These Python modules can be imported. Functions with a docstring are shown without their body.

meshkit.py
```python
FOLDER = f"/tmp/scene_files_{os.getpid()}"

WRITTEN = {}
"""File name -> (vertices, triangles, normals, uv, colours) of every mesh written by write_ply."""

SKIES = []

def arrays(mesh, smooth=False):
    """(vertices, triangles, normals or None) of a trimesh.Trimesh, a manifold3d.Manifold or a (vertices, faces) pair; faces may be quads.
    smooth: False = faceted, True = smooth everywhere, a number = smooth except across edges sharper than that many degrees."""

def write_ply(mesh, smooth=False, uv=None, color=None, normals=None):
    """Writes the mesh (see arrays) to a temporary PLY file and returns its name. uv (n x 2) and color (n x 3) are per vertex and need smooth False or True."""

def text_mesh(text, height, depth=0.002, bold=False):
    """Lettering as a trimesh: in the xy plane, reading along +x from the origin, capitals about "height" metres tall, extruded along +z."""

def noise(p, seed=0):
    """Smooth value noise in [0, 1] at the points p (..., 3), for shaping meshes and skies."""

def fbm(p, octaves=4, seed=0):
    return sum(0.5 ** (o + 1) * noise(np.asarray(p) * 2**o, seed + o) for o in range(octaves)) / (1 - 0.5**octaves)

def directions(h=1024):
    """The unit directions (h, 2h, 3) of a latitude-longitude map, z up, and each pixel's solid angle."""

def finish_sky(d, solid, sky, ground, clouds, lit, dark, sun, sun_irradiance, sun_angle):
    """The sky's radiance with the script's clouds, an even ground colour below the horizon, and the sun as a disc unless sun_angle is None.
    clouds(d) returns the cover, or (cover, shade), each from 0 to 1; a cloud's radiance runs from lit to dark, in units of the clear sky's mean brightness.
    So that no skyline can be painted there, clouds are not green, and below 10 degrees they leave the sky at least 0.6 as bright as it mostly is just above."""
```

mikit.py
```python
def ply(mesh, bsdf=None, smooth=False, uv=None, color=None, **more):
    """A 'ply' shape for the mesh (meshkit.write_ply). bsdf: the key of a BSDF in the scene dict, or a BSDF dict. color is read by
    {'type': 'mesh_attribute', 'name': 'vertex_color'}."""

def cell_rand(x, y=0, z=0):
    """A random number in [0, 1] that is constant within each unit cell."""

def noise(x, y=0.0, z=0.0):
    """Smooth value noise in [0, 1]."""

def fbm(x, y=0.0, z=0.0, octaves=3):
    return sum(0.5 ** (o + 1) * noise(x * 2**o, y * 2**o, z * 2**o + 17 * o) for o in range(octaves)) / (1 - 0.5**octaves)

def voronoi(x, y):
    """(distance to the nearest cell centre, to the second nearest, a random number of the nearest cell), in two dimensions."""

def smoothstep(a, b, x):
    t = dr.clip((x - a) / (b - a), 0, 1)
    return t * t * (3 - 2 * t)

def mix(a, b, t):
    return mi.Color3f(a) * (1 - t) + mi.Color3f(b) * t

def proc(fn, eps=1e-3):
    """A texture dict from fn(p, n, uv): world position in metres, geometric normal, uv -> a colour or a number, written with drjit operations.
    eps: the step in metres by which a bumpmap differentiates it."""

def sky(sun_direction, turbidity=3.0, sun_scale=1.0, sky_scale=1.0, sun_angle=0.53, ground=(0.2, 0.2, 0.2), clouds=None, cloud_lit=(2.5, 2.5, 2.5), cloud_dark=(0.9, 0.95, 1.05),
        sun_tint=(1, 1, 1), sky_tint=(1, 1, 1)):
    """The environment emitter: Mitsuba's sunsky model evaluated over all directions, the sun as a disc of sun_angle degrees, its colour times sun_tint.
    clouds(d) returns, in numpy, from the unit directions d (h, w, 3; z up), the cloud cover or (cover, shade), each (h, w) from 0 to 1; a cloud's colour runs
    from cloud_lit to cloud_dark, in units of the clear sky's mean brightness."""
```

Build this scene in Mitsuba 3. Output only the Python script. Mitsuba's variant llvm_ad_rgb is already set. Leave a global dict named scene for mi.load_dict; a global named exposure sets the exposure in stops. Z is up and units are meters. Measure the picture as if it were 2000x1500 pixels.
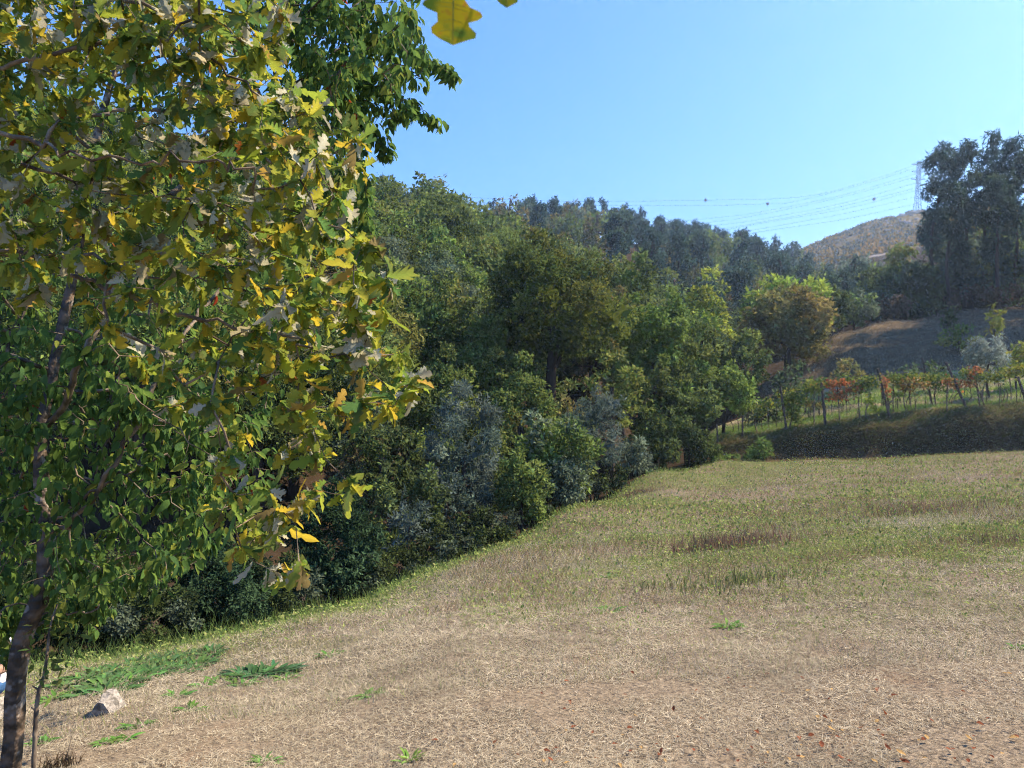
import math
import numpy as np, trimesh, manifold3d as m3
import drjit as dr
import mitsuba as mi
import mikit, meshkit
from scipy.interpolate import RBFInterpolator
from scipy.spatial import cKDTree

T = mi.ScalarTransform4f
# ------------------------------------------------------------------ camera, sky, exposure
EYE = np.array([0.0, 0.0, 1.6])
HFOV = 68.0
F = 1000 / math.tan(math.radians(HFOV / 2))          # focal length in pixels of the 2000 wide photograph
SUN_AZ, SUN_EL = 70.0, 48.0
sa, se = math.radians(SUN_AZ), math.radians(SUN_EL)
SUN = [math.sin(sa) * math.cos(se), math.cos(sa) * math.cos(se), math.sin(se)]
exposure = 3.05
scene, labels = {}, {}
scene['camera'] = {'type': 'thinlens', 'fov': HFOV, 'fov_axis': 'x', 'near_clip': 0.05, 'far_clip': 4000.0,
                   'aperture_radius': 0.0014, 'focus_distance': 9.0,
                   'to_world': T().look_at(origin=EYE.tolist(), target=[0, 10, 1.6], up=[0, 0, 1]),
                   'medium': {'type': 'ref', 'id': 'air'}}
scene['sky'] = mikit.sky(SUN, turbidity=4.0, sun_tint=(1.0, 1.0, 1.0), sky_tint=(0.31, 0.59, 0.95))
scene['air'] = {'type': 'homogeneous', 'albedo': {'type': 'rgb', 'value': [0.93, 0.95, 0.97]},
                'sigma_t': {'type': 'rgb', 'value': [0.00027, 0.00036, 0.00047]}, 'phase': {'type': 'hg', 'g': 0.6}}
scene['haze'] = {'type': 'cube', 'to_world': T().translate([0, 0, 88]).scale([1010, 1010, 98]),
                 'bsdf': {'type': 'null'}, 'interior': {'type': 'ref', 'id': 'air'}}
labels['haze'] = {'kind': 'stuff', 'label': 'thin bluish haze hanging in the valley air', 'category': 'haze'}

rng = np.random.default_rng(11)
UP = np.array([0.0, 0, 1])
SUNV = np.array(SUN)


def at(u, v, d):
    """The point at depth d metres seen at (u, v) of the 2000 x 1500 photograph."""
    return np.array([(u - 1000) / F * d, d, 1.6 + (750 - v) / F * d])


def nrm(a):
    return a / np.maximum(np.linalg.norm(a, axis=-1, keepdims=True), 1e-9)


# ------------------------------------------------------------------ materials
VC = {'type': 'mesh_attribute', 'name': 'vertex_color'}
scene['leaf_bsdf'] = {'type': 'principledthin', 'base_color': VC, 'roughness': 0.42, 'diff_trans': 0.55, 'spec_trans': 0.0, 'eta': 1.4}
scene['oak_leaf_bsdf'] = {'type': 'principledthin', 'base_color': VC, 'roughness': 0.4, 'diff_trans': 1.0, 'spec_trans': 0.0, 'eta': 1.45}


def lens_leaf(p, n, uv):
    a = mikit.fbm(p.x * 38, p.y * 38, p.z * 38, octaves=3)
    b = mikit.fbm(p.x * 160, p.y * 160, p.z * 160, octaves=2)
    c = mikit.mix((0.15, 0.23, 0.03), (0.46, 0.38, 0.02), mikit.smoothstep(0.36, 0.62, a))
    return mikit.mix(c, mi.Color3f(0.42, 0.22, 0.03), mikit.smoothstep(0.6, 0.8, b * 0.5 + a * 0.5))


scene['lens_leaf_bsdf'] = {'type': 'principledthin', 'base_color': mikit.proc(lens_leaf), 'roughness': 0.4, 'diff_trans': 1.0, 'spec_trans': 0.0, 'eta': 1.45}
scene['far_leaf_bsdf'] = {'type': 'principledthin', 'base_color': VC, 'roughness': 0.6, 'diff_trans': 0.45, 'spec_trans': 0.0, 'eta': 1.25}
scene['grass_bsdf'] = {'type': 'principledthin', 'base_color': VC, 'roughness': 0.6, 'diff_trans': 0.5, 'spec_trans': 0.0, 'eta': 1.3}
scene['plain_bsdf'] = {'type': 'twosided', 'bsdf': {'type': 'diffuse', 'reflectance': VC}}


def bark_fn(dark, light, scale=1.0):
    def fn(p, n, uv):
        a = mikit.fbm(p.x * 22 * scale, p.y * 22 * scale, p.z * 7 * scale, octaves=3)
        b = mikit.noise(p.x * 6 * scale, p.y * 6 * scale, p.z * 30 * scale)
        return mikit.mix(dark, light, mikit.smoothstep(0.3, 0.75, a * 0.7 + b * 0.3))
    return fn


def bark_bump(p, n, uv):
    return mikit.fbm(p.x * 30, p.y * 30, p.z * 12, octaves=3)


scene['bark_bsdf'] = {'type': 'twosided', 'bsdf': {'type': 'bumpmap', 'arbitrary': mikit.proc(bark_bump, 2e-3), 'scale': 0.012,
                      'bsdf': {'type': 'principled', 'base_color': mikit.proc(bark_fn((0.05, 0.038, 0.026), (0.24, 0.19, 0.135))), 'roughness': 0.8}}}
scene['far_bark_bsdf'] = {'type': 'twosided', 'bsdf': {'type': 'diffuse', 'reflectance': {'type': 'rgb', 'value': [0.07, 0.055, 0.045]}}}
scene['post_bsdf'] = {'type': 'twosided', 'bsdf': {'type': 'diffuse', 'reflectance': mikit.proc(bark_fn((0.06, 0.05, 0.045), (0.17, 0.14, 0.12), 0.6))}}
scene['metal_bsdf'] = {'type': 'twosided', 'bsdf': {'type': 'principled', 'base_color': {'type': 'rgb', 'value': [0.05, 0.053, 0.056]}, 'roughness': 0.8, 'metallic': 0.0}}
scene['wire_bsdf'] = {'type': 'twosided', 'bsdf': {'type': 'diffuse', 'reflectance': {'type': 'rgb', 'value': [0.10, 0.10, 0.11]}}}
scene['ball_bsdf'] = {'type': 'twosided', 'bsdf': {'type': 'diffuse', 'reflectance': {'type': 'rgb', 'value': [0.10, 0.03, 0.02]}}}


# ------------------------------------------------------------------ naming
_used = {}
WHERE = {}                                            # key -> x / y of a tree, for counting alike ones from the left


def numbered(name, parent=None):
    base = f'{parent}__{name}' if parent else name
    k = _used.get(base, 0)
    _used[base] = k + 1
    return base if k == 0 else f'{base}_{k:03d}'


def thing(name, label, cat, group=None):
    key = numbered(name)
    labels[key] = {'label': label, 'category': cat}
    if group:
        labels[key]['group'] = group
    return key


def part(name, parent, shape, kind=None, label=None):
    key = numbered(name, parent)
    scene[key] = shape
    d = {}
    if kind:
        d['kind'] = kind
    if label:
        d['label'] = label
    if d:
        labels[key] = d
    return key


def single(name, shape, label, cat, group=None):
    key = thing(name, label, cat, group)
    scene[key] = shape
    return key


def structure(name, shape, label):
    scene[name] = shape
    labels[name] = {'kind': 'structure', 'label': label, 'category': 'ground'}


def mesh_ply(vf, bsdf, smooth=False, color=None):
    return mikit.ply((vf[0], vf[1]), bsdf, smooth=smooth, color=color)


# ------------------------------------------------------------------ geometry helpers
def tube(points, radii, sides=6):
    p = np.asarray(points, float)
    r = np.broadcast_to(np.asarray(radii, float), (len(p),))
    t = nrm(np.gradient(p, axis=0))
    ref = np.array([0, 0, 1.0]) if abs(nrm((p[-1] - p[0])[None])[0][2]) < 0.8 else np.array([1.0, 0.13, 0])
    a = nrm(np.cross(t, ref))
    b = np.cross(t, a)
    ang = np.arange(sides) * 2 * np.pi / sides
    v = p[:, None] + r[:, None, None] * (np.cos(ang)[None, :, None] * a[:, None] + np.sin(ang)[None, :, None] * b[:, None])
    i, j = np.meshgrid(np.arange(len(p) - 1), np.arange(sides), indexing='ij')
    q = np.stack([i * sides + j, i * sides + (j + 1) % sides, (i + 1) * sides + (j + 1) % sides, (i + 1) * sides + j], -1).reshape(-1, 4)
    v = v.reshape(-1, 3)
    k = len(v)
    v = np.vstack([v, p[:1], p[-1:]])
    s = np.arange(sides)
    cap0 = np.stack([np.full(sides, k), (s + 1) % sides, s], 1)
    base = (len(p) - 1) * sides
    cap1 = np.stack([np.full(sides, k + 1), base + s, base + (s + 1) % sides], 1)
    return v, np.vstack([q[:, [0, 1, 2]], q[:, [0, 2, 3]], cap0, cap1])


def join(parts):
    vs, fs, n = [], [], 0
    for v, f in parts:
        vs.append(v)
        fs.append(np.asarray(f) + n)
        n += len(v)
    return np.vstack(vs), np.vstack(fs)


def smooth_path(pts, n):
    """A Catmull-Rom curve through the points (any number of columns)."""
    p = np.asarray(pts, float)
    p = np.vstack([2 * p[0] - p[1], p, 2 * p[-1] - p[-2]])
    t = np.linspace(0, len(p) - 3 - 1e-6, n)
    i = t.astype(int)
    f = (t - i)[:, None]
    a, b, c, d = p[i], p[i + 1], p[i + 2], p[i + 3]
    return 0.5 * (2 * b + (c - a) * f + (2 * a - 5 * b + 4 * c - d) * f**2 + (3 * b - a - 3 * c + d) * f**3)


KITE = (np.array([[0, 0, 0], [0.42, -0.5, 0.18], [0.42, 0.5, 0.18], [1, 0, 0.0]]), np.array([[0, 1, 3], [0, 3, 2]]))


def ovate_template(n=4):
    ts = np.linspace(0, 1, n + 1)
    w = 0.5 * np.sin(np.pi * np.clip(ts, 0, 1) ** 0.8) ** 0.85
    v, f = [[0, 0, 0]], []
    for t, x in zip(ts[1:-1], w[1:-1]):
        v += [[t, -x, 0], [t, 0, 0], [t, x, 0]]
    v.append([1, 0, 0])
    f += [[0, 1, 2], [0, 2, 3]]
    for k in range(n - 2):
        a, b = 1 + 3 * k, 4 + 3 * k
        f += [[a, b, b + 1], [a, b + 1, a + 1], [a + 1, b + 1, b + 2], [a + 1, b + 2, a + 2]]
    a, e = 1 + 3 * (n - 2), len(v) - 1
    f += [[a, e, a + 1], [a + 1, e, a + 2]]
    return np.array(v, float), np.array(f)


def oak_template(fine=1):
    """A lobed oak leaf: a midrib and an outline with four rounded lobes each side, fanned between."""
    t = np.array([0.0, 0.08, 0.19, 0.27, 0.33, 0.41, 0.47, 0.55, 0.65, 0.72, 0.79, 0.88, 0.94, 1.0])
    w = np.array([0.02, 0.03, 0.22, 0.24, 0.11, 0.32, 0.36, 0.16, 0.43, 0.42, 0.19, 0.31, 0.22, 0.0])
    lean = np.array([0, 0, .03, .04, 0, .04, .05, 0, .04, .05, 0, .03, .02, 0])
    n = len(t)
    v = np.vstack([np.stack([t, t * 0, t * 0], 1), np.stack([t + lean, -w, t * 0], 1), np.stack([t + lean, w, t * 0], 1)])
    f = []
    for k in range(n - 1):
        f += [[k, n + k, n + k + 1], [k, n + k + 1, k + 1], [k, k + 1, 2 * n + k + 1], [k, 2 * n + k + 1, 2 * n + k]]
    return v, np.array(f)


OVATE, OVATE_BIG, OAK = ovate_template(4), ovate_template(6), oak_template()


def leaves(template, pos, axis, normal, L, W, col, fold=0.0, bend=0.0, wave=0.0, gradient=0.0, tip=None):
    """Many leaves at once: (vertices, faces, colours), one block of len(template) vertices per leaf."""
    tv, tf = template
    n, k = len(pos), len(tv)
    axis = nrm(axis)
    normal = nrm(normal - (normal * axis).sum(-1, keepdims=True) * axis)
    side = np.cross(normal, axis)
    L, W = np.broadcast_to(L, (n,)), np.broadcast_to(W, (n,))
    fold, bend, wave = (np.broadcast_to(x, (n,)) for x in (fold, bend, wave))
    l = tv[None, :, 0] * L[:, None]
    w = tv[None, :, 1] * W[:, None]
    ph = (np.arange(n) * 2.399)[:, None]
    h = tv[None, :, 2] * W[:, None] + fold[:, None] * np.abs(w) - bend[:, None] * L[:, None] * tv[None, :, 0] ** 2 \
        + wave[:, None] * L[:, None] * np.sin(tv[None, :, 0] * 7 + ph) * np.sign(tv[None, :, 1]) * np.abs(tv[None, :, 1]) * 2
    v = pos[:, None] + l[..., None] * axis[:, None] + w[..., None] * side[:, None] + h[..., None] * normal[:, None]
    f = tf[None] + (np.arange(n) * k)[:, None, None]
    c = np.repeat(col[:, None], k, 1)
    if tip is not None:
        g = np.clip(np.abs(tv[None, :, 1]) * 1.6 + tv[None, :, 0] * 0.5, 0, 1)[..., None] * gradient
        c = c * (1 - g) + tip[:, None] * g
    return v.reshape(-1, 3), f.reshape(-1, 3), np.clip(c.reshape(-1, 3), 0.004, 0.9)


def rand_dirs(n, r=None):
    return nrm((r or rng).normal(size=(n, 3)))


def vary(col, n, amt=0.18, r=None):
    """n colours about col: brightness and warmth vary."""
    r = r or rng
    c = np.asarray(col, float)[None] * (1 + amt * r.normal(size=(n, 1)))
    c = c * (1 + 0.5 * amt * r.normal(size=(n, 3)))
    return np.clip(c, 0.006, 0.9)


# ------------------------------------------------------------------ terrain
def bank_height(u):
    return np.interp(u, [1365, 1400, 1480, 1540, 1700, 2000, 2600], [0, 0.9, 1.25, 1.6, 2.4, 2.85, 3.3])


COLUMNS = {
    -600: [(1, -.2), (2, -.45), (4.5, -.9), (9, -2), (12, -2.8), (17, -3.6), (24, -2.5), (32, 2), (45, 10), (80, 25), (105, 33), (150, 35), (400, 40), (1000, 40)],
    0: [(1, -.1), (2, -.25), (4.4, -.63), (6, -1.1), (9, -1.8), (11, -2.5), (16, -3.5), (24, -2.8), (32, 1.5), (45, 9), (80, 24), (105, 32), (150, 35), (400, 40), (1000, 40)],
    200: [(1, -.08), (2, -.2), (4.2, -.5), (6, -.95), (9.5, -1.86), (12, -2.8), (17, -3.7), (24, -3), (32, 1), (45, 8), (80, 23), (105, 31), (150, 35)],
    400: [(1, -.05), (4, -.4), (5.5, -.75), (8, -1.4), (11, -2.11), (13, -3), (18, -4), (24, -3.5), (32, 0), (45, 6), (60, 12), (80, 20), (105, 29), (150, 33)],
    600: [(1, -.03), (3.6, -.3), (5.5, -.7), (8, -1.3), (12.5, -2.2), (15, -3.2), (20, -4.3), (26, -4), (32, -2), (45, 3), (60, 9), (80, 17), (100, 25), (110, 28), (150, 30), (300, 25), (1000, 40)],
    800: [(1, 0), (3.5, -.2), (5.5, -.55), (8, -1.05), (12, -1.85), (15.5, -2.37), (18, -3.3), (24, -4.5), (30, -4.5), (36, -3), (45, 0), (60, 6), (80, 14), (100, 20.5), (110, 23), (130, 25), (200, 28), (300, 45)],
    950: [(1, 0), (3.4, -.13), (8, -.95), (13.5, -1.75), (19, -2.62), (24, -3.9), (30, -4.6), (38, -4), (48, -1), (60, 3), (80, 10), (100, 16.5), (120, 21), (160, 26), (220, 42), (265, 52), (400, 55), (1000, 55)],
    1100: [(1, 0), (3.4, -.12), (5.5, -.45), (8, -.9), (15, -1.72), (22, -2.5), (26, -2.79), (30, -3.8), (36, -4.2), (45, -3), (55, 0), (70, 4), (90, 9), (130, 18), (180, 32), (265, 52), (400, 55)],
    1280: [(1, 0), (3.4, -.12), (8, -.87), (15, -1.65), (25, -2.5), (38, -2.76), (42, -3.6), (50, -4), (60, -3.5), (75, -1), (100, 5), (150, 18), (200, 33), (265, 49), (400, 52)],
    1400: [(1, .02), (3.4, -.11), (5.5, -.43), (8, -.85), (15, -1.6), (25, -2.45), (35, -2.8), (44, -2.87), (47, -2.7), (52, -2.7), (60, -2.9), (75, -2.4), (100, 1.1), (150, 14), (200, 28), (265, 43.5), (400, 50), (1000, 60)],
    1500: [(1, .03), (3.4, -.1), (5.5, -.42), (8, -.83), (15, -1.54), (25, -2.36), (40, -2.75), (44, -2.9), (47, -2.8), (52, -2.6), (60, -2.3), (66, -.7), (74, .6), (85, 0), (100, 1), (150, 9), (200, 22), (265, 36.5), (400, 62), (520, 80)],
    1600: [(1, .04), (3.3, -.05), (8, -.78), (15, -1.47), (25, -2.2), (40, -2.68), (44, -2.8), (47, -2.7), (53, -2.3), (60, -1.3), (66, .3), (74, 2.6), (84, 4.4), (100, 4.5), (150, 10), (200, 20), (265, 34), (400, 68), (500, 91), (600, 90)],
    1700: [(1, .06), (3.2, 0), (5.5, -.35), (8, -.72), (15, -1.4), (25, -2.1), (40, -2.6), (44, -2.75), (47, -2.8), (52, -2.3), (58, -1.5), (64, 0), (72, 2.2), (82, 5.2), (90, 6.4), (105, 7), (150, 16), (250, 38), (400, 76), (500, 103), (600, 102)],
    1850: [(1, .09), (3.1, .05), (8, -.65), (15, -1.3), (25, -2), (40, -2.45), (44, -2.5), (47, -2.55), (52, -2.1), (60, -.5), (66, 1.3), (76, 4.1), (86, 6.6), (95, 8), (120, 15), (200, 34), (400, 82), (480, 110), (600, 114)],
    2000: [(1, .12), (3, .08), (5.5, -.3), (8, -.6), (15, -1.25), (25, -1.9), (40, -2.3), (44, -2.3), (47, -2.5), (52, -1.9), (60, -.5), (66, 1.1), (76, 4), (84, 6.2), (90, 7.4), (110, 13), (150, 25), (300, 58), (500, 112), (1000, 115)],
    2600: [(1, .2), (3, .25), (5.5, 0), (8, -.2), (15, -.8), (25, -1.4), (42, -1.8), (47, -1.8), (52, -1.2), (60, .7), (76, 5.6), (90, 9.7), (150, 27), (300, 62), (500, 110), (1000, 115)],
}
_pts = np.array([[(u - 1000) / F * 2.2, math.log(d), z] for u, col in COLUMNS.items() for d, z in col])
_rbf = RBFInterpolator(_pts[:, :2], _pts[:, 2], kernel='thin_plate_spline', smoothing=2e-4)


def field_edge(u):
    """Depth at which the open field gives way to the wood (or the bank)."""
    return np.interp(u, [-600, 0, 200, 400, 600, 800, 1000, 1100, 1280, 1390, 1480, 2600], [8.6, 9.0, 9.5, 11, 12.5, 15.5, 21.5, 26, 38, 43.8, 44.4, 44.4])


def height_sd(s, d):
    """Ground height from s = x / y and depth d = y, in front of the camera."""
    s, d = np.asarray(s, float), np.asarray(d, float)
    sh = s.shape
    q = np.stack([np.clip(s, -1.1, 1.1).ravel() * 2.2, np.log(np.clip(d, 0.9, 900).ravel())], 1)
    z = np.concatenate([_rbf(c) for c in np.array_split(q, max(1, len(q) // 40000))]).reshape(sh)
    u = 1000 + s * F
    x = s * d
    P = np.stack([x, d, 0 * d], -1)
    # the earth bank: a step at about 44.5 m, wavering
    start = 44.5 + 1.2 * (meshkit.fbm(P * [0.25, 0, 0], 3, 5) - 0.5)
    t = np.clip((d - start) / 0.8, 0, 1)
    t2 = np.clip((d - start - 0.6) / 1.9, 0, 1)
    z = z + bank_height(u) * (0.66 * t ** 0.8 + 0.34 * np.sin(t2 * np.pi / 2)) * (1 + 0.12 * (meshkit.noise(P * 0.8, 9) - 0.5))
    z = z + np.where((t > 0) & (t < 1), 0.35 * (meshkit.fbm(np.stack([x * 1.5, d * 3, z * 1.5], -1), 3, 3) - 0.5), 0)
    # terraces on the hillside at the right
    m = np.clip((d - 62) / 4, 0, 1) * np.clip((112 - d) / 8, 0, 1) * np.clip((u - 1480) / 60, 0, 1)
    zz = z + 0.9 * (meshkit.fbm(P * 0.09, 3, 21) - 0.5)
    stepz = 1.75
    k = np.floor(zz / stepz)
    fr = zz / stepz - k
    tread = k * stepz + stepz * np.where(fr < 0.6, 0.22 * fr / 0.6, 0.22 + 0.78 * ((fr - 0.6) / 0.4) ** 0.8)
    z = z + m * (0.95 * (tread - zz) + 0.3 * (meshkit.fbm(P * 0.5, 4, 2) - 0.5))
    # uneven ground
    z = z + 0.10 * (meshkit.fbm(P * 0.35, 3, 1) - 0.5) * np.clip(d / 12, 0.15, 1.5) + 0.05 * (meshkit.noise(P * 2.2, 4) - 0.5) * np.clip((d - 2) / 5, 0.25, 1)
    z = z + np.clip((d - 60) / 200, 0, 1) * 5 * (meshkit.fbm(P * 0.02, 4, 8) - 0.5) * np.where(d > 120, 1, 0.3)
    return z


def H(x, y):
    x, y = np.atleast_1d(np.asarray(x, float)), np.atleast_1d(np.asarray(y, float))
    return height_sd(x / np.maximum(y, 0.3), np.maximum(y, 0.3))


def ground_at(u, d):
    """The ground point at image column u and depth d."""
    s = np.atleast_1d((np.asarray(u, float) - 1000) / F)
    d = np.atleast_1d(np.asarray(d, float)) * np.ones_like(s)
    return np.stack([s * d, d, height_sd(s, d)], -1)


def build_terrain():
    dd = np.concatenate([np.geomspace(0.9, 8, 70)[:-1], np.geomspace(8, 43, 90)[:-1], np.arange(43, 47, 0.13), np.geomspace(47, 62, 36)[:-1], np.arange(62, 100, 0.4), np.geomspace(100, 760, 100)])
    ss = np.concatenate([np.linspace(-1.15, -0.72, 18)[:-1], np.linspace(-0.72, 0.72, 300)[:-1], np.linspace(0.72, 1.15, 24)])
    S, D = np.meshgrid(ss, dd, indexing='ij')
    Z = height_sd(S, D)
    V = np.stack([S * D, D, Z], -1)
    n, m = S.shape
    i, j = np.meshgrid(np.arange(n - 1), np.arange(m - 1), indexing='ij')
    a, b, c, d = i * m + j, (i + 1) * m + j, (i + 1) * m + j + 1, i * m + j + 1
    quads = np.stack([a, b, c, d], -1).reshape(-1, 4)
    uc = (1000 + F * 0.25 * (S[:-1, :-1] + S[1:, :-1] + S[1:, 1:] + S[:-1, 1:])).ravel()
    dc = (0.25 * (D[:-1, :-1] + D[1:, :-1] + D[1:, 1:] + D[:-1, 1:])).ravel()
    reg = np.full(len(quads), 'woodland_floor', dtype=object)
    reg[dc < field_edge(uc)] = 'meadow'
    right = uc > 1380
    reg[right & (dc >= 43.6) & (dc < 46.8)] = 'earth_bank'
    reg[right & (dc >= 46.8) & (dc < 62)] = 'vineyard_terrace'
    reg[(uc > 1480) & (dc >= 62) & (dc < 96)] = 'terraced_hillside'
    reg[(dc >= 110)] = 'wooded_hill'
    reg[(dc >= 330) & (uc > 1400)] = 'heath_hill'
    V = V.reshape(-1, 3)
    out = {}
    for name in dict.fromkeys(reg):
        q = quads[reg == name]
        ids, inv = np.unique(q, return_inverse=True)
        q = inv.reshape(-1, 4)
        out[name] = (V[ids], np.vstack([q[:, [0, 1, 2]], q[:, [0, 2, 3]]]))
    # behind and beside the camera, and on to the horizon: a coarse apron joined to the two side edges
    left, rightE = V.reshape(n, m, 3)[0], V.reshape(n, m, 3)[-1]
    th0, th1 = math.atan2(ss[0], 1), math.atan2(ss[-1], 1)
    rows = []
    for t in np.linspace(0, 1, 40):
        th = th1 + t * (2 * np.pi + th0 - th1)
        r0 = np.linalg.norm(rightE[:, :2], axis=1) * (1 - t) + np.linalg.norm(left[:, :2], axis=1) * t
        zz = rightE[:, 2] * (1 - t) + left[:, 2] * t
        zz = np.where((t > 0) & (t < 1), zz * np.interp(r0, [3, 12], [1, 1 - 0.6 * math.sin(math.pi * t)]), zz)
        rows.append(np.stack([r0 * math.sin(th), r0 * math.cos(th), zz], -1))
    rows[0], rows[-1] = rightE, left
    A = np.array(rows)[:, ::6]
    k, mm = A.shape[:2]
    i, j = np.meshgrid(np.arange(k - 1), np.arange(mm - 1), indexing='ij')
    q = np.stack([i * mm + j, (i + 1) * mm + j, (i + 1) * mm + j + 1, i * mm + j + 1], -1).reshape(-1, 4)
    apron = (A.reshape(-1, 3), np.vstack([q[:, [0, 1, 2]], q[:, [0, 2, 3]]]))
    inner = V.reshape(n, m, 3)[:, 0][::8]
    ring = np.vstack([inner, A[:, 0]])
    fan = (np.vstack([ring, [[0, 0, ring[:, 2].mean()]]]), np.array([[len(ring), a, (a + 1) % len(ring)] for a in range(len(ring))]))
    out['ground'] = join([apron, fan])
    return out


def meadow_fn(p, n, uv):
    r = dr.sqrt(p.x * p.x + p.y * p.y)
    big = mikit.fbm(p.x * 0.22 + 3, p.y * 0.30, 0.0, octaves=3)
    mid = mikit.fbm(p.x * 1.7, p.y * 1.7, 2.0, octaves=3)
    fine = mikit.fbm(p.x * 45, p.y * 45, 5.0, octaves=3)
    straw = mikit.mix((0.11, 0.088, 0.062), (0.26, 0.215, 0.16), fine)
    straw = mikit.mix(straw, mi.Color3f(0.17, 0.115, 0.075), mikit.smoothstep(0.6, 0.85, mid) * 0.4)
    green = mikit.mix((0.07, 0.085, 0.035), (0.17, 0.18, 0.075), fine)
    g = mikit.smoothstep(0.40, 0.62, big * 0.7 + mid * 0.3) * mikit.smoothstep(6.0, 11.0, r) * 0.75
    return mikit.mix(straw, green, g)


def meadow_bump(p, n, uv):
    return mikit.fbm(p.x * 30, p.y * 30, 1.0, octaves=3)


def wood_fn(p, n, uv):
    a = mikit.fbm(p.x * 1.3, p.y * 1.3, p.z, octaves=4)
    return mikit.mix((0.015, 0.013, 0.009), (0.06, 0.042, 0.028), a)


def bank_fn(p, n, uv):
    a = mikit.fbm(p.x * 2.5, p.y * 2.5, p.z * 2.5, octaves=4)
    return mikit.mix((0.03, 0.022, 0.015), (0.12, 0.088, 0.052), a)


def vine_ground_fn(p, n, uv):
    a = mikit.fbm(p.x * 0.5, p.y * 0.7, 0.0, octaves=4)
    f = mikit.fbm(p.x * 9, p.y * 9, 0.0, octaves=2)
    c = mikit.mix((0.10, 0.15, 0.04), (0.22, 0.26, 0.09), f)
    return mikit.mix(c, mikit.mix((0.26, 0.20, 0.13), (0.40, 0.32, 0.21), f), mikit.smoothstep(0.46, 0.6, a))


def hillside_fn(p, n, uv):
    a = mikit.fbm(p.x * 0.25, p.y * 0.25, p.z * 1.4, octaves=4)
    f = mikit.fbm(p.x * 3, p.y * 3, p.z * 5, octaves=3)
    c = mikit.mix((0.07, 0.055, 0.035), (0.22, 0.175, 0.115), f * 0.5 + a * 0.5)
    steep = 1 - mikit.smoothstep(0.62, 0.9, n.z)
    return mikit.mix(c, mikit.mix((0.05, 0.04, 0.03), (0.16, 0.12, 0.08), f), steep * 0.8)


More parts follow.
